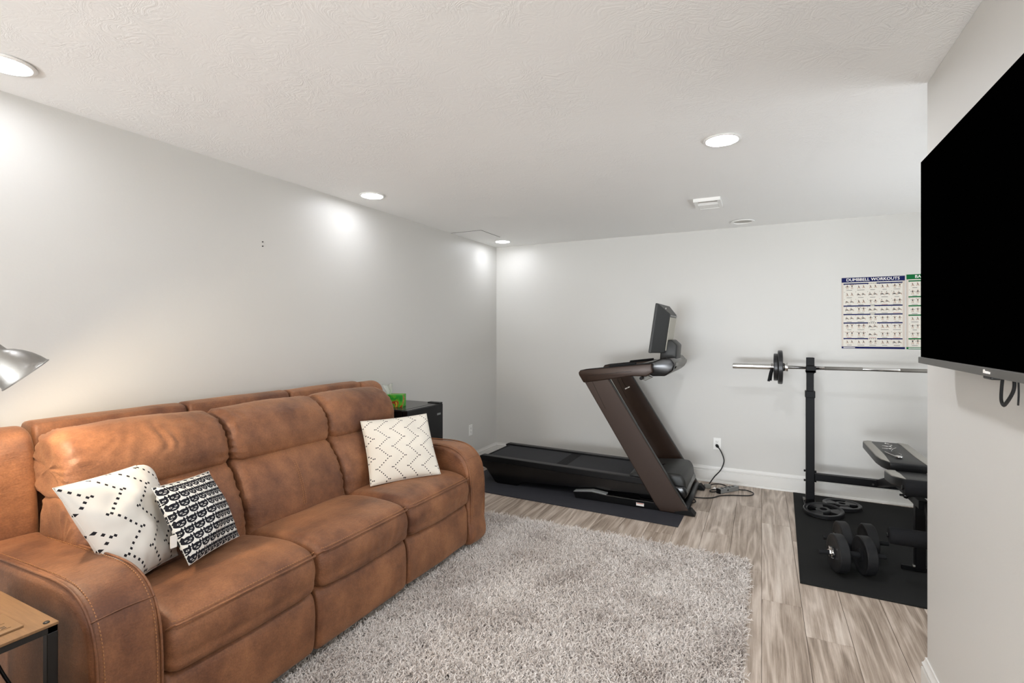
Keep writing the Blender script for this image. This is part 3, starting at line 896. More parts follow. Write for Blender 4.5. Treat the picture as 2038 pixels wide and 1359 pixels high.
# ------------------------------------------------------------------ end table, lamp
TZ = .63
tb = thing('end_table', (-1.99, .61, 0), 'narrow end table with wooden top, sockets and black metal frame', 'side table')
top = mk('table_top', box(-2.22, -1.786, .505, .709, TZ - .008, TZ, .001, 1), M['table_top'], tb)
b = new()
for (a0, a1, c0, c1) in ((-2.22, -1.788, .507, .530), (-2.22, -1.788, .684, .707), (-2.218, -2.195, .507, .707), (-1.811, -1.788, .507, .707)):
    box(a0, a1, c0, c1, TZ - .026, TZ - .0082, .001, 1, bm=b)
mk('frame', b, M['table_frame'], tb)
for (x, y) in ((-1.800, .695), (-1.800, .519), (-2.206, .695), (-2.206, .519)):
    mk('leg', box(x - .0125, x + .0125, y - .0125, y + .0125, 0, TZ - .0262, .0015, 1), M['table_frame'], tb)
mk('shelf', box(-2.20, -1.81, .53, .684, .16, .172, .001, 1), M['table_top'], tb)
mk('screw', lathe([(0, .0030), (.003, .003), (.0045, .0022), (.0065, .0028), (.0075, .001), (.0075, 0), (0, 0)], (-1.806, .688, TZ), n=16), M['table_frame'], tb, smooth=True)
sp = mk('socket_panel', box(-1.965, -1.835, .560, .650, TZ, TZ + .006, .0015, 2), M['socket_panel'], tb)
b = new()
for cx in (-1.865, -1.905, -1.94):
    box(cx - .011, cx + .011, .580, .630, TZ + .006, TZ + .0072, .0004, 1, bm=b)
mk('socket', b, M['socket_panel'], sp)
for cx in (-1.865, -1.905, -1.94):
    b = new()
    for dx in (-.005, .005):
        box(cx + dx - .0014, cx + dx + .0014, .590, .603, TZ + .0073, TZ + .0078, bm=b)
        box(cx + dx - .0014, cx + dx + .0014, .612, .622, TZ + .0073, TZ + .0078, bm=b)
    mk('slots', b, M['dark_slot'], sp)
mk('cord', tube([(-1.875, .60, TZ - .017), (-1.868, .605, .55), (-1.845, .63, .47), (-1.80, .655, .40), (-1.765, .665, .375), (-1.745, .66, .41), (-1.765, .655, .435), (-1.80, .66, .40), (-1.84, .68, .30), (-1.87, .69, .12), (-1.9, .70, .02)], .0042, 8), M['black_plastic'], tb, smooth=True)

# lamp: brushed shade on a floor pole beside the sofa
lc = Vector((-2.242, .80, 1.303))                      # centre of the shade's rim
ldir = Vector((.226, .615, -.755)).normalized()            # way the shade points
lamp = thing('floor_lamp', (-2.62, .60, 0), 'brushed nickel dome floor lamp leaning over the near sofa arm', 'lamp')
R0 = .074
dome = [(.0765, .001), (.0765, -.002), (.0735, -.004), (.070, -.024), (.062, -.048), (.050, -.070), (.036, -.088), (.024, -.098), (.0225, -.118), (.0225, -.150), (.018, -.155), (0, -.156)]
inner = [(0, -.152), (.019, -.148), (.0205, -.118), (.0215, -.100), (.034, -.085), (.048, -.067), (.060, -.046), (.068, -.023), (.0715, -.003), (.074, .0005)]
mk('lamp_shade', lathe(dome + inner, tuple(lc), tuple(ldir), n=64, closed=False), M['nickel'], lamp, angle=50)
mk('bulb', lathe([(0, -.022), (.015, -.026), (.024, -.042), (.023, -.060), (.013, -.085), (.012, -.12), (0, -.12)], tuple(lc), tuple(ldir), n=24), mat('lamp_bulb', (255, 236, 205), .5, emit=((255, 220, 170), 12)), lamp, smooth=True)
hp = lc + ldir * -.154
neck = [tuple(hp), tuple(hp - ldir * .05), (-2.36, .56, 1.56), (-2.48, .56, 1.60), (-2.59, .59, 1.54), (-2.62, .60, 1.40)]
mk('neck', tube(neck, .007, 10), M['nickel'], lamp, smooth=True)
mk('pole', cyl((-2.62, .60, .02), (-2.62, .60, 1.43), .0115, n=20), M['nickel'], lamp, angle=40)
mk('base', lathe([(0, .028), (.03, .028), (.115, .018), (.13, .010), (.13, 0), (0, 0)], (-2.62, .60, 0), n=48), M['nickel'], lamp, angle=40)
ld = bpy.data.lights.new('lamp_glow', 'POINT'); ld.energy = LAMP_POWER; ld.color = LAMP_COLOR; ld.shadow_soft_size = .02
lo = bpy.data.objects.new('lamp_glow', ld); COL.objects.link(lo); lo.parent = lamp
lo.location = lc + ldir * -.014 - Vector(lamp.location)

# ------------------------------------------------------------------ mini fridge and tissues
fr = thing('mini_fridge', (-2.56, 3.24, 0), 'black mini fridge behind the far end of the sofa', 'fridge')
fx0, fx1, fy0, fy1, fz = -2.775, -2.36, 3.01, 3.475, .862
mk('body', box(fx0, fx1 - .052, fy0, fy1, .02, fz - .012, .004, 2), M['fridge'], fr)
mk('top_panel', box(fx0, fx1 - .050, fy0 - .002, fy1 + .002, fz - .014, fz, .004, 2), M['fridge_top'], fr)
mk('door', box(fx1 - .048, fx1, fy0, fy1, .05, fz - .004, .006, 3), M['fridge'], fr)
b = box(fx1 - .045, fx1 - .004, fy0 + .004, fy1 - .004, fz - .006, fz - .001, .002, 1)
mk('door_cap', b, M['fridge_top'], fr)
mk('hinge_cover', box(fx1 - .12, fx1 - .002, fy1 - .05, fy1 - .002, fz - .001, fz + .008, .003, 2), M['fridge'], fr)
mk('badge', box(fx1, fx1 + .0015, fy1 - .085, fy1 - .035, fz - .090, fz - .074, .0005, 1), M['grey_steel'], fr)
for (x, y) in ((fx0 + .04, fy0 + .04), (fx0 + .04, fy1 - .04), (fx1 - .09, fy0 + .04), (fx1 - .09, fy1 - .04)):
    mk('foot', cyl((x, y, 0), (x, y, .022), .016, n=12), M['black_matte'], fr)

tx = thing('tissue_box', (-2.64, 3.125, fz), 'green patterned tissue box on the black mini fridge', 'tissue box')
Mt = Matrix.Translation((-2.625, 3.13, fz)) @ Matrix.Rotation(math.radians(24), 4, 'Z')
mk('carton', box(-.112, .112, -.055, .055, 0, .095, .0015, 1, M=Mt), M['tissue_box'], tx)
b = new(); n = 14
for j in range(n + 1):
    for i in range(n + 1):
        u = i / n * 2 - 1; v = j / n
        w = .016 + .026 * v
        x = u * w + .006 * math.sin(v * 5); y = .010 * math.sin(u * 3.2 + v * 2) + .004 * math.sin(u * 9 + 2 * v)
        z = .092 + v * (.074 + .014 * abs(u) + .008 * math.sin(u * 3)) 
        b.verts.new(Mt @ Vector((x - .012, y, z)))
b.verts.ensure_lookup_table()
for j in range(n):
    for i in range(n):
        k = j * (n + 1) + i; b.faces.new([b.verts[q] for q in (k, k + 1, k + n + 2, k + n + 1)])
bmesh.ops.solidify(b, geom=b.faces[:], thickness=.0008)
mk('tissue', b, M['tissue'], tx, smooth=True)

# ------------------------------------------------------------------ treadmill on its mat
tm = tag(mk('treadmill_mat', prism([(-2.60, 3.975), (-.555, 3.885), (-.525, 4.98), (-2.57, 4.98)], 'z', 0.0005, .007, .001, 1), M['tread_mat']), 'dark grey exercise mat lying under the treadmill', 'mat')
tr = thing('treadmill', (-1.4, 4.56, .007), 'black treadmill with uprights tinted like a warm reflection and an upright screen by the back wall', 'treadmill')
Y0, Y1 = 4.155, 4.958
zb = .0075
# side rails and skirts
def deck_z(x): return .258 - (x + 2.43) * .018
for (ya, yb, nm) in ((4.235, 4.305, 0), (4.795, 4.865, 1)):
    o = mk('side_rail', prism([(-2.455, deck_z(-2.455) - .01), (-2.43, deck_z(-2.43)), (-.95, deck_z(-.95)), (-.80, deck_z(-.80)), (-.80, .175), (-2.44, .205)], 'y', ya, yb, .006, 2), M['black_plastic'], tr)
    yy0, yy1 = (ya + .004, ya + .03) if nm == 0 else (yb - .03, yb - .004)
    mk('side_skirt', prism([(-2.455, .225), (-2.425, .150), (-2.38, .135), (-2.285, zb + .012), (-2.255, zb), (-2.05, zb), (-1.98, .05), (-1.2, .085), (-.78, .10), (-.78, .21), (-2.44, .225)], 'y', yy0, yy1, .004, 1), M['black_gloss'], tr)
o = mk('running_belt', prism([(-2.43, deck_z(-2.43) - .030), (-2.415, deck_z(-2.415) - .014), (-.84, deck_z(-.84) - .014), (-.84, .17), (-2.40, .19)], 'y', 4.306, 4.794, .004, 2), M['belt'], tr)
mk('belt_stripe', prism([(-1.70, deck_z(-1.70) - .0138), (-1.60, deck_z(-1.6) - .0138), (-1.60, deck_z(-1.6) - .0133), (-1.70, deck_z(-1.7) - .0133)], 'y', 4.307, 4.793), M['black_rubber'], tr)
b = new()
for (k, w) in ((0, .05), (.06, .03), (.10, .05)):
    box(-2.235 + k, -2.235 + k + w, 4.325, 4.337, deck_z(-2.2) - .0138, deck_z(-2.2) - .0132, bm=b)
mk('belt_print', b, M['label_white'], tr)
mk('rear_roller', cyl((-2.405, 4.31, .222), (-2.405, 4.79, .222), .026, n=24), M['black_rubber'], tr, smooth=True)
# base frame on the mat
mk('base_rail', prism([(-1.45, zb), (-1.47, .055), (-1.30, .080), (-1.18, .070), (-.60, .065), (-.50, .030), (-.50, zb)], 'y', Y0 + .01, Y0 + .07, .004, 2), M['black_gloss'], tr)
mk('base_rail', prism([(-1.45, zb), (-1.47, .055), (-1.30, .080), (-1.18, .070), (-.60, .065), (-.50, .030), (-.50, zb)], 'y', Y1 - .07, Y1 - .01, .004, 2), M['black_gloss'], tr)
mk('base_cap', prism([(-1.468, .060), (-1.462, .068), (-1.30, .093), (-1.175, .080), (-1.175, .071), (-1.30, .081)], 'y', Y0 + .004, Y0 + .06, .002, 1), M['grey_steel'], tr)
mk('warning_label', box(-.925, -.862, Y0 + .0075, Y0 + .0095, .022, .046), M['label_white'], tr)
mk('warning_stripe', box(-.922, -.865, Y0 + .007, Y0 + .0076, .039, .044), M['label_red'], tr)
for y in (Y0 + .04, Y1 - .04):
    mk('foot', prism([(-.62, zb), (-.62, .022), (-.50, .05), (-.465, .012), (-.465, zb)], 'y', y - .045, y + .045, .003, 1), M['black_matte'], tr)
mk('cross_tube', cyl((-.545, Y0 + .02, .038), (-.545, Y1 - .02, .038), .030, n=24), M['black_plastic'], tr, smooth=True)
mk('cross_tube', box(-1.42, -1.36, Y0 + .04, Y1 - .04, .012, .055, .004, 1), M['black_plastic'], tr)
mk('lift_frame', prism([(-1.15, .06), (-.80, .12), (-.70, .16), (-.70, .19), (-.85, .17), (-1.15, .10)], 'y', 4.33, 4.77, .004, 1), M['black_gloss'], tr)
# uprights
for (ya, yb) in ((Y0, Y0 + .050), (Y1 - .050, Y1)):
    up = mk('upright', prism([(-1.382, 1.045), (-1.178, 1.085), (-.555, .095), (-.500, .022), (-.500, .008), (-.735, .008), (-.775, .060)], 'y', ya, yb, .007, 2), M['black_warm_refl'], tr)
    yo = ya - .0012 if ya < 4.5 else ya - .0012
    mk('groove', prism([(-1.300, 1.03), (-1.297, 1.03), (-1.18, .80), (-1.183, .80)], 'y', yo, yo + .002), M['black_gloss'], up)
    mk('trim_strip', prism([(-1.170, 1.068), (-1.164, 1.070), (-.538, .075), (-.544, .073)], 'y', ya + .008, yb - .008), M['dark_grey'], up)
# hand rails
def rail(ya, yb):
    pts = [(-1.372, 1.012), (-1.412, 1.075), (-1.418, 1.098), (-1.402, 1.116), (-1.36, 1.124), (-1.05, 1.163), (-.86, 1.186), (-.80, 1.19), (-.79, 1.12), (-.84, 1.085), (-.95, 1.085), (-1.10, 1.058)]
    return prism(pts, 'y', ya, yb, .009, 3)
for (ya, yb, q) in ((Y0 - .012, Y0 + .062, 0), (Y1 - .062, Y1 + .012, 1)):
    hr = mk('hand_rail', rail(ya, yb), M['black_warm_refl'], tr, angle=40)
    mk('grip', prism([(-1.405, 1.117), (-1.36, 1.128), (-1.05, 1.167), (-.84, 1.193), (-.80, 1.190), (-.86, 1.178), (-1.05, 1.150), (-1.34, 1.113), (-1.40, 1.100)], 'y', ya + .004, yb - .004, .004, 2), M['black_matte'], hr)
    mk('arm_pad', prism([(-1.16, 1.152), (-.93, 1.181), (-.93, 1.197), (-1.15, 1.169)], 'y', ya + .016, yb - .016, .005, 2), M['black_rubber'], hr)
    mk('rail_seam', tube([(-1.335, ya - .0005, 1.015), (-1.345, ya - .0005, 1.055), (-1.30, ya - .0005, 1.078), (-.96, ya - .0005, 1.125)], .0014, 5), M['black_gloss'], hr)
# console
con = mk('console', prism([(-.93, 1.165), (-.90, 1.125), (-.80, 1.085), (-.70, 1.09), (-.64, 1.135), (-.625, 1.19), (-.66, 1.235), (-.72, 1.235), (-.80, 1.205), (-.88, 1.190)], 'y', Y0 + .045, Y1 - .045, .012, 3), M['black_gloss'], tr, angle=40)
mk('console_underside', prism([(-.80, 1.082), (-.72, 1.083), (-.655, 1.12), (-.615, 1.17), (-.612, 1.20), (-.63, 1.20), (-.64, 1.14), (-.70, 1.098), (-.80, 1.094)], 'y', Y0 + .12, Y1 - .12, .004, 1), M['mid_grey'], con)
mk('console_bracket', prism([(-.90, 1.118), (-.80, 1.075), (-.86, 1.045), (-.885, 1.06)], 'y', Y0 + .04, Y0 + .09, .004, 1), M['mid_grey'], con)
mk('console_bracket', prism([(-.90, 1.118), (-.80, 1.075), (-.86, 1.045), (-.885, 1.06)], 'y', Y1 - .09, Y1 - .04, .004, 1), M['mid_grey'], con)
mk('knob', cyl((-.88, Y0 - .015, 1.07), (-.88, Y0 + .03, 1.07), .014, n=16), M['black_matte'], tr, angle=40)
# screen: tilted box with a bevelled housing and a spine behind
ang = math.radians(8.2)
Ms = Matrix.Translation((-.835, 4.56, 1.272)) @ Matrix.Rotation(ang, 4, 'Y')
def T(bm): bmesh.ops.transform(bm, matrix=Ms, verts=bm.verts); return bm
mon = mk('screen', T(box(-.012, .012, -.30, .30, 0, .418, .006, 3)), M['dark_grey'], tr)
mk('display', T(box(-.0135, -.0115, -.288, .288, .012, .406, .0, 1)), M['screen'], mon)
b = new()
A = [(-.297, .003), (.297, .003), (.297, .415), (-.297, .415)]; B = [(-.18, .012), (.18, .012), (.18, .345), (-.18, .345)]
va = [b.verts.new((.010, y, z)) for y, z in A]; vb = [b.verts.new((.098, y, z)) for y, z in B]
b.faces.new(va); b.faces.new(vb[::-1])
for i in range(4): b.faces.new((va[i], va[(i + 1) % 4], vb[(i + 1) % 4], vb[i]))
bmesh.ops.recalc_face_normals(b, faces=b.faces)
mk('housing', T(bev(b, .006, 2)), M['dark_grey'], mon)
mk('back_cover', T(box(.097, .1035, -.165, .165, .03, .318, .003, 1)), M['cover_grey'], mon)
mk('cover_slot', T(box(.094, .1045, -.172, .172, .324, .336, .001, 1)), M['black_gloss'], mon)
b = box(.064, .068, -.010, .010, .368, .395)
mk('camera_mark', T(box(.050, .054, -.16, -.145, .372, .392)), M['label_white'], mon)
b = prism([(.05, .02), (.085, .118), (.13, .130), (.185, .092), (.195, -.07), (.060, -.07), (.055, .01)], 'y', -.13, .13, .012, 3)
mk('neck', T(b), M['dark_grey'], tr, angle=40)
# motor hood
mk('motor_hood', prism([(-1.02, .235), (-.97, .262), (-.66, .290), (-.585, .285), (-.555, .245), (-.545, .16), (-.60, .10), (-.98, .12)], 'y', 4.27, 4.83, .022, 4), M['dark_grey'], tr, angle=40)
mk('hood_skirt', prism([(-.96, .19), (-.56, .20), (-.53, .13), (-.60, .045), (-.90, .05), (-.98, .12)], 'y', 4.25, 4.85, .02, 3), M['black_gloss'], tr, angle=40)
b = new()
for i in range(5):
    box(-.80 + .006 * i, -.785 + .006 * i, 4.50 + i * .022, 4.512 + i * .022, .2795, .2812, bm=b)
mk('hood_print', b, M['black_gloss'], tr)
b = box(-1.13, -1.09, Y1 - .056, Y1 - .0505, .905, .917, M=None)
mk('tag', prism([(-1.20, .895), (-1.155, .918), (-1.152, .908), (-1.197, .885)], 'y', Y1 - .0525, Y1 - .0505), M['label_white'], tr)
mk('cord', tube([(-1.24, Y1 - .055, 1.04), (-1.235, Y1 - .060, 1.0), (-1.20, Y1 - .058, .93), (-1.17, Y1 - .055, .90)], .0018, 6), M['black_gloss'], tr, smooth=True)

# cords behind the treadmill
c1 = thing('power_cable', (-.385, WB - .01, .35), 'black power cord curving from the back wall outlet down to the floor', 'cord')
mk('plug', prism([(-.400, .362), (-.392, .369), (-.378, .367), (-.366, .345), (-.372, .335), (-.392, .343)], 'y', WB - .045, WB - .009, .005, 2), M['black_matte'], c1)
mk('cable', tube([(-.374, WB - .03, .342), (-.352, WB - .045, .315), (-.328, WB - .05, .26), (-.322, WB - .06, .21), (-.348, WB - .08, .14), (-.40, WB - .12, .08), (-.44, 5.05, .025), (-.455, 5.00, .008)], .0052, 8), M['black_plastic'], c1, smooth=True)
c2 = thing('power_strip', (-.30, 4.93, 0), 'grey metal power strip on the floor behind the treadmill', 'power strip')
Mp = Matrix.Translation((-.275, 4.955, .0)) @ Matrix.Rotation(math.radians(52), 4, 'Z')
mk('housing', box(-.115, .115, -.022, .022, 0.001, .042, .003, 2, M=Mp), M['grey_steel'], c2)
mk('end_cap', box(-.122, -.112, -.024, .024, 0.001, .044, .004, 2, M=Mp), M['black_matte'], c2)
for i in range(4):
    mk('socket', box(-.085 + i * .045, -.060 + i * .045, -.013, .013, .041, .0435, .001, 1, M=Mp), M['dark_slot'], c2)
mk('switch', box(-.03, -.015, -.0235, -.021, .018, .03, M=Mp), M['dark_slot'], c2)
tag(mk('loose_cable', tube([(-.19, 5.03, .010), (-.12, 5.05, .007), (-.065, 4.985, .007), (-.10, 4.90, .007), (-.24, 4.84, .007), (-.33, 4.78, .007), (-.38, 4.70, .007), (-.45, 4.655, .007), (-.53, 4.63, .010), (-.56, 4.58, .03), (-.50, 4.50, .02), (-.52, 4.46, .012)], .0048, 8), M['black_plastic'], smooth=True),
    'thin black cable looping round the grey power strip on the floor', 'cord')
tag(mk('loose_cable', tube([(-.455, 5.00, .012), (-.40, 5.02, .035), (-.33, 5.06, .030), (-.27, 5.04, .012), (-.30, 4.98, .030)], .0048, 8), M['black_plastic'], smooth=True),
    'black cable arched between the power adapter and the power strip', 'cord')
tag(mk('loose_cable', tube([(-.345, 4.87, .020), (-.39, 4.85, .012), (-.42, 4.88, .007), (-.41, 4.93, .007), (-.37, 4.95, .012), (-.36, 4.91, .014)], .0048, 8), M['black_plastic'], smooth=True),
    'small tangle of black cable coiled at the near end of the power strip', 'cord')
ad = thing('power_adapter', (-.47, 4.965, 0), 'grey power adapter lying beside the treadmill foot', 'adapter')
mk('body', box(-.030, .030, -.018, .018, .001, .036, .006, 2, M=Matrix.Translation((-.45, 4.985, 0)) @ Matrix.Rotation(.4, 4, 'Z')), M['mid_grey'], ad)
mk('cable_tag', prism([(-.405, .012), (-.385, .034), (-.372, .020), (-.39, .004)], 'y', 4.945, 4.946), M['label_white'], ad)

# ------------------------------------------------------------------ gym corner
gm = tag(mk('gym_mat', box(-.01, 1.28, 0.0, 1.84, .0005, .009, .0015, 1, M=Matrix.Translation((.208, 3.335, 0)) @ Matrix.Rotation(math.radians(-1.7), 4, 'Z')), M['gym_mat']), 'black rubber gym mat on the floor under the weight bench', 'mat')
GZ = .0095
bench = thing('weight_bench', (.84, 4.3, GZ), 'black weight bench with silver edged pads and barbell uprights', 'weight bench')
for x in (.362, 1.318):
    pst = mk('post', box(x - .031, x + .031, 4.85, 4.912, GZ + .004, .955, .004, 2), M['rack'], bench)
    mk('inner_post', box(x - .026, x + .026, 4.856, 4.906, .95, 1.235, .003, 2), M['rack'], bench)
    hk = box(x - .030, x + .030, 4.850, 4.864, 1.10, 1.235, .002, 1)
    box(x - .036, x + .036, 4.795, 4.862, 1.112, 1.134, .004, 2, bm=hk); box(x - .036, x + .036, 4.795, 4.806, 1.112, 1.168, .004, 2, bm=hk)
    mk('bar_hook', hk, M['rack'], bench)
    mk('collar', box(x - .036, x + .036, 4.846, 4.916, .90, .957, .004, 2), M['rack'], pst)
    mk('foot', box(x - .045, x + .045, 4.72, 5.04, GZ, GZ + .012, .002, 1), M['rack'], bench)
    mk('foot_cap', box(x - .046, x - .030, 4.93, 4.96, GZ + .012, GZ + .030, .002, 1), M['mid_grey'], bench)
    b = new()
    for z in (.285, .205):
        for s in (-1, 1): cyl((x + s * .031, 4.88, z), (x + s * .046, 4.88, z), .009, n=8, bm=b)
    mk('bolts', b, M['black_gloss'], pst)
mk('cross_beam', box(.393, 1.287, 4.85, 4.905, .215, .272, .004, 2), M['rack'], bench)
b = new()
for x in (.79, .87): cyl((x, 4.840, .24), (x, 4.852, .24), .008, n=10, bm=b)
mk('bolts', b, M['chrome'], bench)
mk('spine', prism([(4.88, .215), (4.88, .27), (4.60, .36), (4.3, .44), (3.66, .47), (3.66, .42), (4.28, .39), (4.60, .30)], 'x', .815, .865, .003, 1), M['rack'], bench)
mk('front_leg', box(.825, .875, 3.775, 3.825, GZ + .02, .45, .003, 1), M['rack'], bench)
mk('front_foot', box(.76, .94, 3.79, 3.81, GZ, GZ + .026, .003, 1), M['rack'], bench)
mk('knob', lathe([(0, 0), (.018, 0), (.020, .006), (.016, .018), (.008, .022), (.006, .04), (0, .04)], (.812, 3.9, .43), (-1, 0, 0), n=16), M['black_gloss'], bench, angle=40)
def pad(y0, y1, z0, z1, th, name, wl):
    # outline: x runs .70 .. 1.00
    tilt = (z1 - z0) / (y1 - y0)
    def warp(bm, dz=0.0):
        for v in bm.verts: v.co.z += z0 + (v.co.y - y0) * tilt + dz
        return bm
    def outl(xa, xb, in_near, in_far):
        r = .035
        return [(xa + in_near, y0), (xb - in_near, y0), (xb - in_near * .3, y0 + .08), (xb, y0 + .2 * (y1 - y0) + .05), (xb - in_far * .2, y1 - r), (xb - r, y1), (xa + r, y1), (xa + in_far * .2, y1 - r), (xa, y0 + .2 * (y1 - y0) + .05), (xa + in_near * .3, y0 + .08)]
    body = warp(prism(outl(.700, .990, .045, .01), 'z', -th, 0, .010, 3))
    o = mk(name, body, M['vinyl_black'], bench, angle=40)
    for s in (-1, 1):
        xe = .845 + s * .143; xi = .845 + s * (.143 - wl)
        poly = [(.845 + s * (.145 - .045 - .004), y0 + .012), (.845 + s * (.145 - .016), y0 + .085), (xe, y0 + .2 * (y1 - y0) + .05), (xe - s * .002, y1 - .040), (xe - s * .035, y1 - .006), (xe - s * (.035 + wl * .5), y1 - .006), (xi, y1 - .08), (xi - s * .003, y0 + .25)]
        if s < 0: poly = poly[::-1]
        mk('side_strip', warp(prism(poly, 'z', -.012, .003, .0025, 2)), M['vinyl_silver'], o, angle=40)
    return o
pad(4.02, 4.75, .600, .600, .055, 'backrest', .055)
pad(3.61, 3.985, .598, .560, .060, 'seat', .06)
for (z, y, x0) in ((.570, 3.535, .715), (.300, 3.500, .640)):
    mk('foam_roller', lathe([(0, 0), (.012, 0), (.012, .004), (.040, .004), (.045, .010), (.0465, .03), (.0465, .30), (.045, .385), (.040, .39), (0, .39)], (x0, y, z), (1, 0, 0), n=32), M['foam'], bench, angle=50)
    mk('roller_cap', lathe([(0, -.006), (.010, -.006), (.013, -.003), (.013, .004), (0, .004)], (x0, y, z), (1, 0, 0), n=16), M['black_gloss'], bench, angle=40)
mk('leg_lever', prism([(3.62, .47), (3.66, .45), (3.53, .29), (3.505, .27), (3.47, .29), (3.50, .32)], 'x', .835, .865, .003, 1), M['rack'], bench)
mk('lever_bolt', lathe([(0, 0), (.010, 0), (.010, .012), (0, .012)], (.823, 3.775, .045), (-1, 0, 0), n=10), M['chrome'], bench, angle=40)

# spring collar resting on the backrest pad
sc1 = thing('spring_collar', (.82, 4.35, .603), 'chrome spring collar lying on the bench backrest', 'collar')
b = new()
pts = [(.80 + .027 * math.cos(a * PI / 8), 4.40 + .027 * math.sin(a * PI / 8), .608 + .0011 * a) for a in range(-2, 38)]
tube(pts, .0028, 6, smooth=False, bm=b); mk('coil', b, M['chrome'], sc1, smooth=True)
mk('handle', tube([(.825, 4.39, .613), (.85, 4.44, .613), (.865, 4.47, .613)], .004, 8), M['chrome'], sc1, smooth=True)
sc2 = thing('cable_clip', (.80, 4.20, .603), 'small chrome cable clip lying on the near half of the bench backrest', 'clip')
mk('rod', tube([(.775, 4.33, .607), (.79, 4.27, .607), (.81, 4.20, .608)], .004, 8), M['chrome'], sc2, smooth=True)
mk('clip_body', lathe([(0, 0), (.018, .001), (.024, .007), (.020, .014), (.008, .016), (0, .016)], (.825, 4.18, .603), n=20), M['chrome'], sc2, smooth=True)
mk('wire', tube([(.83, 4.19, .612), (.855, 4.26, .612), (.85, 4.33, .606)], .0014, 6), M['chrome'], sc2, smooth=True)

# barbell
BY, BZ = 4.831, 1.1505
bb = thing('barbell', (.84, BY, BZ), 'long chrome barbell resting across the black rack', 'barbell')
def sleeve(x0, s):
    b = cyl((x0, BY, BZ), (x0 + s * .40, BY, BZ), .0245, n=28)
    cyl((x0 - s * .003, BY, BZ), (x0, BY, BZ), .022, .0245, n=28, bm=b)
    return b
mk('sleeve', sleeve(-.225, 1), M['chrome'], bb, angle=40)
mk('sleeve', sleeve(1.905, -1), M['chrome'], bb, angle=40)
for (a0, a1) in ((.160, .196), (1.520, 1.484)):
    mk('sleeve_collar', lathe([(0, 0), (.033, 0), (.035, .003), (.035, .028), (.039, .029), (.039, .036), (0, .036)], (a0, BY, BZ), (1 if a1 > a0 else -1, 0, 0), n=28), M['chrome'], bb, angle=40)
mk('shaft', cyl((.19, BY, BZ), (1.49, BY, BZ), .0142, n=24), M['chrome'], bb, smooth=True)
for (a0, a1) in ((.46, .72), (.96, 1.22)):
    mk('knurling', cyl((a0, BY, BZ), (a1, BY, BZ), .0150, n=24), mat('knurled_steel', (150, 146, 140), .4, metal=1, bump=.8, bscale=900) if 'knurl' not in M else M['knurl'], bb, smooth=True)

def plate_mesh(R, w, spokes=True):
    """disc in local coordinates, axis z, with raised rim, hub and three hand openings"""
    n = 72; b = new()
    rr = [.026, .045, .052, R * .80, R * .86, R * .96, R, R]
    zz = [w * .5, w * .5, w * .28, w * .28, w * .48, w * .5, w * .36, 0]
    top = [[b.verts.new((r * math.cos(2 * PI * k / n), r * math.sin(2 * PI * k / n), z)) for k in range(n)] for r, z in zip(rr, zz)]
    bot = [[b.verts.new((r * math.cos(2 * PI * k / n), r * math.sin(2 * PI * k / n), -z)) for k in range(n)] for r, z in zip(rr[:-1], zz[:-1])]
    def quad(A, B, k, fl):
        f = (A[k], A[(k + 1) % n], B[(k + 1) % n], B[k]); b.faces.new(f[::-1] if fl else f)
    hole = lambda k: spokes and (k % 24) < 13 and (k % 24) >= 0
    for i in range(7):
        B2 = bot[i + 1] if i < 6 else top[7]
        for k in range(n):
            if i == 2 and hole(k): continue
            quad(top[i], top[i + 1], k, False); quad(bot[i], B2, k, True)
    for k in range(n): b.faces.new((top[0][(k + 1) % n], top[0][k], bot[0][k], bot[0][(k + 1) % n]))
    if spokes:
        for k in range(n):
            if hole(k):
                for i in (2, 3):
                    f = (top[i][k], top[i][(k + 1) % n], bot[i][(k + 1) % n], bot[i][k]); b.faces.new(f if i == 3 else f[::-1])
                if not hole((k - 1) % n): b.faces.new((top[2][k], top[3][k], bot[3][k], bot[2][k]))
                if not hole((k + 1) % n):
                    q = (k + 1) % n; b.faces.new((top[2][q], bot[2][q], bot[3][q], top[3][q]))
    bmesh.ops.recalc_face_normals(b, faces=b.faces)
    return b
def plate(loc, rot, R, w, label):
    o = mk('weight_plate', plate_mesh(R, w), M['plate_iron'], local=True, angle=35)
    o.location = loc; o.rotation_euler = rot
    return tag(o, label, 'weight plate', 'olympic weight plates')
plate((.140, BY, BZ - .001), (0, PI / 2, 0), .143, .036, 'larger black grip weight plate on the barbell, against its collar')
plate((.106, BY, BZ - .001), (0, PI / 2, 0), .116, .030, 'smaller black weight plate on the barbell beside the spring clamp')
plate((.436, 4.645, GZ + .030), (math.radians(4), math.radians(-3), .4), .139, .030, 'black grip weight plate on the gym mat, nearest the rack post')
plate((.590, 4.905, GZ + .017), (0, 0, 1.2), .137, .030, 'black grip weight plate lying flat on the gym mat toward the back wall')
clamp = thing('barbell_clamp', (.08, BY, BZ), 'black-handled spring clamp on the barbell beside its plates', 'collar')
mk('coil', tube([(.070 + .0006 * a, BY + .029 * math.cos(a * PI / 8), BZ + .029 * math.sin(a * PI / 8)) for a in range(0, 34)], .0032, 6, smooth=False), M['chrome'], clamp, smooth=True)
mk('handle', tube([(.075, BY - .028, BZ - .02), (.066, BY - .04, BZ - .05), (.052, BY - .05, BZ - .12)], .010, 10), M['black_rubber'], clamp, smooth=True)
mk('handle', tube([(.082, BY - .012, BZ - .028), (.074, BY - .020, BZ - .06), (.066, BY - .028, BZ - .115)], .010, 10), M['black_rubber'], clamp, smooth=True)

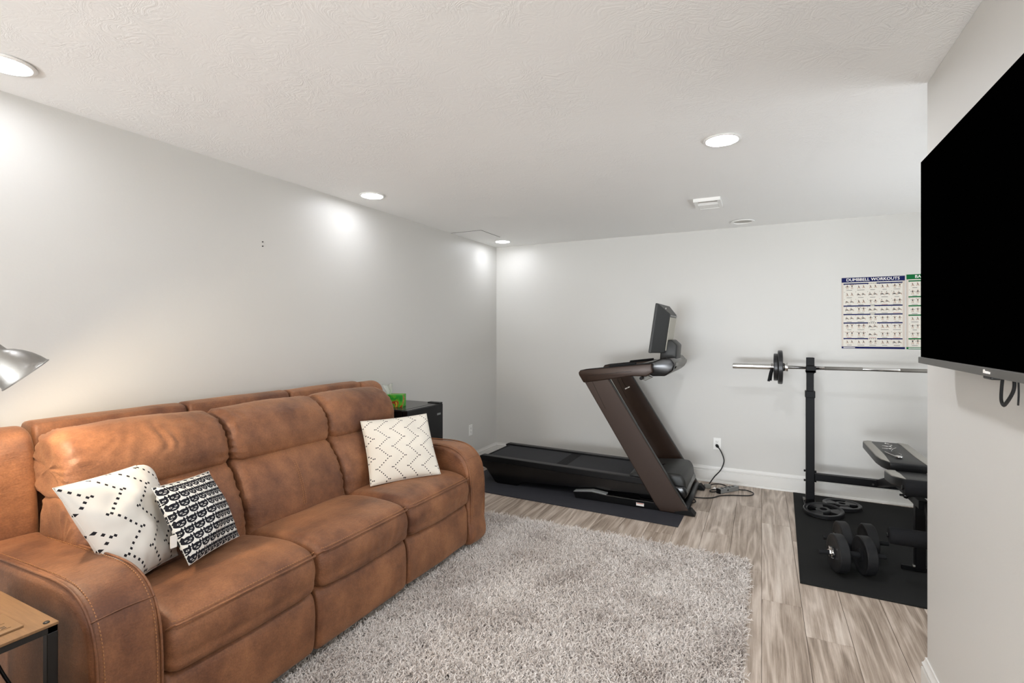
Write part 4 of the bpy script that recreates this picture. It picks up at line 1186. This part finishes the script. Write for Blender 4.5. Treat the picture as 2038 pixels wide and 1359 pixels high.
# dumbbells
def dumbbell():
    t = thing('dumbbell', (0, 0, 0), '-', 'dumbbell', 'adjustable dumbbells')
    b = cyl((-.18, 0, 0), (.18, 0, 0), .0135, n=20)
    mk('handle', b, M['black_rubber'], t, local=True, angle=40)
    mk('grip', lathe([(0, -.046), (.015, -.046), (.0165, -.03), (.017, 0), (.0165, .03), (.015, .046), (0, .046)], (0, 0, 0), (1, 0, 0), n=20), M['black_rubber'], t, local=True, angle=40)
    for s in (-1, 1):
        for (k, R, w) in ((0, .110, .058),):
            x = s * .042
            prof = [(.014, 0), (.030, 0), (.034, .003), (.045, .004), (.060, .0035), (R * .80, .0035), (R * .86, 0), (R * .96, .001), (R, .006), (R, w - .006), (R * .96, w - .001), (R * .86, w), (R * .80, w - .0035), (.034, w - .003), (.030, w), (.014, w)]
            mk('weight_plate', lathe(prof, (x, 0, 0), (s, 0, 0), n=56), M['dumbbell_vinyl'], t, local=True, angle=35)
        b = lathe([(.013, 0), (.030, 0), (.032, .004), (.030, .012), (.020, .014), (.018, .020), (.013, .020)], (s * .103, 0, 0), (s, 0, 0), n=24)
        for k in range(6):
            a = k * PI / 3; c = Vector((s * .110, math.cos(a) * .030, math.sin(a) * .030))
            cyl(c - Vector((s * .006, 0, 0)), c + Vector((s * .006, 0, 0)), .008, n=10, bm=b)
        mk('star_collar', b, M['chrome' if s < 0 else 'black_gloss'], t, local=True, angle=40)
    return t
d1 = dumbbell(); d1.location = (.482, 3.600, GZ + .1105); d1.rotation_euler = (0, 0, math.radians(14)); d1['label'] = 'black adjustable dumbbell on the gym mat, the nearer of the pair'
d2 = copy_tree(d1); d2.location = (.534, 3.846, GZ + .1105); d2.rotation_euler = (0, 0, math.radians(10)); d2['label'] = 'black adjustable dumbbell on the gym mat, behind the other one'

# ------------------------------------------------------------------ posters
def poster(x0, x1, z0, z1, mc, title, label, name, seed, nsec):
    rnd = random.Random(seed); rnd2 = random.Random(seed + 1)
    y = WB - .0018
    t = thing(name, ((x0 + x1) / 2, WB, (z0 + z1) / 2), label, 'poster', 'exercise posters on the back wall')
    mk('sheet', box(x0, x1, y, WB - .0003, z0, z1), M['poster_paper'], t)
    W, Hh = x1 - x0, z1 - z0
    def q(bm, ax, az, bx, bz, lift=.0004):
        vs = [bm.verts.new((x0 + ax * W, y - lift, z1 - az * Hh)), bm.verts.new((x0 + bx * W, y - lift, z1 - az * Hh)), bm.verts.new((x0 + bx * W, y - lift, z1 - bz * Hh)), bm.verts.new((x0 + ax * W, y - lift, z1 - bz * Hh))]
        bm.faces.new(vs)
    def strip(nm, m_, *a):
        b = new(); keep(b); q(b, *a); return mk(nm, b, m_, t)
    strip('header_band', mc, 0, 0, 1, .066); strip('footer_band', mc, 0, .972, 1, 1)
    secs = nsec
    for (za, cells, gap) in secs:
        strip('section_line', mc, .03, za - .0085, .5 - gap, za + .0085); strip('section_line', mc, .5 + gap, za - .0085, .965, za + .0085)
    strip('margin', M['poster_grey'], 0, .066, .028, .972); strip('margin', M['poster_grey'], .965, .066, 1, .972)
    tx = text_mesh(title, .0345, 0)
    tx2 = tx.copy()
    bmesh.ops.translate(tx2, verts=tx2.verts, vec=(.0011, .0004, .0003)); add(tx, tx2)
    bmesh.ops.transform(tx, matrix=Matrix.Translation(((x0 + x1) / 2, y - .0008, z1 - .033 * Hh)) @ Matrix.Rotation(PI / 2, 4, 'X') @ Matrix.Scale(1.0, 4), verts=tx.verts)
    xs = [v.co.x for v in tx.verts]; w = max(xs) - min(xs); cx = (max(xs) + min(xs)) / 2
    want = W * (.84 if len(title) > 16 else .74)
    for v in tx.verts: v.co.x = (x0 + x1) / 2 + (v.co.x - cx) * want / w
    mk('title', tx, M['label_white'], t)
    # little figures doing the exercises
    fig = new(); skin = new(); red = new(); cap = new()
    keep(fig, skin, red, cap)
    def seg(bm, p0, p1, w):
        p0, p1 = Vector(p0), Vector(p1); d = (p1 - p0)
        lift = Vector((0, rnd2.uniform(0, .0004), 0)); p0 -= lift; p1 -= lift
        if d.length < 1e-6: return
        nn = Vector((-d.z, 0, d.x)).normalized() * w
        vs = [bm.verts.new(p) for p in (p0 - nn, p1 - nn, p1 + nn, p0 + nn)]; bm.faces.new(vs)
    def dot(bm, c, r):
        dy = rnd2.uniform(.0001, .0004)
        vs = [bm.verts.new((c[0] + r * math.cos(a * PI / 3), c[1] - dy, c[2] + r * math.sin(a * PI / 3))) for a in range(6)]; bm.faces.new(vs)
    def man(cx, cz, s, pose):
        yy = y - .0006
        P = lambda a, c: (cx + a * s, yy, cz + c * s)
        if pose == 0:   # standing
            dot(skin, P(0, .86), .11 * s); seg(fig, P(0, .72), P(0, .30), .12 * s)
            seg(skin, P(-.08, .3), P(-.16, -.2), .05 * s); seg(skin, P(.08, .3), P(.16, -.2), .05 * s)
            a = rnd.uniform(-.5, 1.2)
            for q_ in (-1, 1):
                hx, hz = q_ * .36, .45 + .4 * a
                seg(skin, P(q_ * .1, .66), P(hx, hz), .04 * s); seg(fig, P(hx - .1, hz), P(hx + .1, hz), .06 * s)
                dot(fig, P(q_ * .17, -.24), .06 * s)
        elif pose == 1: # bent over or lying on a bench
            dot(skin, P(-.45, .36), .10 * s); seg(fig, P(-.34, .32), P(.1, .30), .10 * s); seg(fig, P(-.5, .14), P(.4, .14), .04 * s)
            seg(skin, P(.1, .3), P(.36, .2), .05 * s); seg(skin, P(.36, .2), P(.38, -.16), .05 * s)
            h = rnd.uniform(.5, .85); seg(skin, P(-.2, .34), P(-.2, h), .04 * s); seg(fig, P(-.32, h), P(-.08, h), .06 * s)
            seg(fig, P(-.4, .1), P(-.4, -.16), .03 * s)
        else:           # lunge
            dot(skin, P(-.1, .7), .10 * s); seg(fig, P(-.08, .58), P(.05, .2), .11 * s)
            seg(skin, P(.05, .2), P(-.26, .08), .05 * s); seg(skin, P(-.26, .08), P(-.26, -.2), .05 * s)
            seg(skin, P(.05, .2), P(.36, -.16), .05 * s); seg(skin, P(-.08, .5), P(.05, .05), .04 * s); seg(fig, P(-.06, .02), P(.14, .02), .05 * s)
    ends = [s[0] for s in secs[1:]] + [.965]
    for (za, cells, gap), ze in zip(secs, ends):
        # section heading: tiny illegible print between the two halves of the band
        for k in range(4): q(cap, .5 - gap + .01 + k * gap * .45, za - .004, .5 - gap + .01 + k * gap * .45 + gap * .3, za + .004, .0006)
        ch = (ze - za) / cells
        for r_ in range(cells):
            for c_ in range(5):
                cx = x0 + (.125 + c_ * .188) * W; zc = z1 - (za + .006 + (r_ + .52) * ch) * Hh
                po = rnd.choice((0, 0, 1, 2)); s = rnd.uniform(.027, .033) * min(1, ch / .10)
                man(cx - .014, zc, s, po); man(cx + .020, zc + .002, s, po)
                dot(red if rnd.random() < .25 else cap, (cx - .036, y - .0006, zc + .030 * min(1, ch / .10)), .0022)
                wl = rnd.uniform(.03, .06)
                q(red if rnd.random() < .12 else cap, (cx - x0) / W - wl, za + .004 + (r_ + .80) * ch, (cx - x0) / W + wl, za + .004 + (r_ + .80) * ch + .005, .0006)
    q(cap, .03, .981, .20, .990, .0005) if False else None
    fo = new(); keep(fo); q(fo, .03, .982, .22, .991, .0007)
    mk('footer_print', fo, M['label_white'], t)
    f1 = mk('figures', fig, M['poster_ink'], t); f1['kind'] = 'stuff'
    f2 = mk('figure_limbs', skin, M['poster_skin'], t); f2['kind'] = 'stuff'
    f3 = mk('figure_marks', red, M['poster_red'], t); f3['kind'] = 'stuff'
    f4 = mk('captions', cap, M['poster_ink'], t); f4['kind'] = 'stuff'
poster(.627, 1.073, 1.304, 1.919, M['poster_blue'], 'DUMBBELL WORKOUTS', 'blue-headed dumbbell workouts poster on the back wall', 'workout_poster', 3,
       [(.088, 3, .06), (.400, 1, .03), (.520, 1, .03), (.640, 2, .07), (.860, 1, .07)])
poster(1.083, 1.529, 1.304, 1.927, M['poster_green'], 'BARBELL WORKOUTS', 'green-headed barbell workouts poster half hidden behind the television', 'workout_poster', 9,
       [(.088, 2, .06), (.300, 1, .03), (.420, 1, .03), (.545, 3, .06), (.860, 1, .07)])

# ------------------------------------------------------------------ television on the right wall
TX, TY0, TY1, TZ0, TZ1 = .505, 1.015, 2.245, 1.341, 2.053
tv = thing('television', (.55, 1.63, 1.7), 'large flat television with a black screen on the right wall', 'television')
mk('cabinet', box(TX + .003, TX + .040, TY0, TY1, TZ0 + .006, TZ1, .003, 2), M['black_plastic'], tv)
mk('rear_cover', box(TX + .038, TX + .060, TY0 + .25, TY1 - .25, TZ0 + .06, TZ1 - .20, .006, 2), M['black_plastic'], tv)
mk('screen', box(TX, TX + .004, TY0 + .003, TY1 - .003, TZ0 + .020, TZ1 - .003, .0006, 1), M['screen'], tv)
lb = mk('lower_bezel', box(TX - .006, TX + .030, TY0, TY1 + .004, TZ0 - .002, TZ0 + .020, .002, 2), M['bezel'], tv)
b = new()
for k, (w, h) in enumerate(((.010, .009), (.005, .006), (.005, .006), (.006, .006), (.005, .005))):
    yy = 1.655 - k * .0085
    box(TX - .0072, TX - .0058, yy - w / 2, yy + w / 2 - .001, TZ0 + .0055, TZ0 + .0055 + h, bm=b)
mk('brand_mark', b, M['label_white'], lb)
mk('sensor', box(TX + .0, TX + .020, 1.632, 1.684, TZ0 - .010, TZ0 - .001, .003, 2), M['dark_grey'], tv)
wm = thing('wall_mount', (.58, 1.6, 1.7), 'black wall mount holding the television with a hanging strap', 'tv mount')
mk('bracket', box(TX + .0605, RX - .001, 1.35, 1.85, 1.55, 1.85, .003, 1), M['rack'], wm)
mk('strap', tube([(TX + .045, 1.700, 1.350), (TX + .043, 1.704, 1.31), (TX + .040, 1.698, 1.278), (TX + .040, 1.686, 1.266), (TX + .040, 1.672, 1.270), (TX + .042, 1.645, 1.295), (TX + .045, 1.638, 1.318), (TX + .047, 1.650, 1.35)], .0050, 8, flat=.0035, per=5), M['strap'], wm)
mk('strap_tail', tube([(TX + .05, 1.632, 1.35), (TX + .05, 1.630, 1.30), (TX + .05, 1.633, 1.272)], .002, 6), M['strap'], wm)
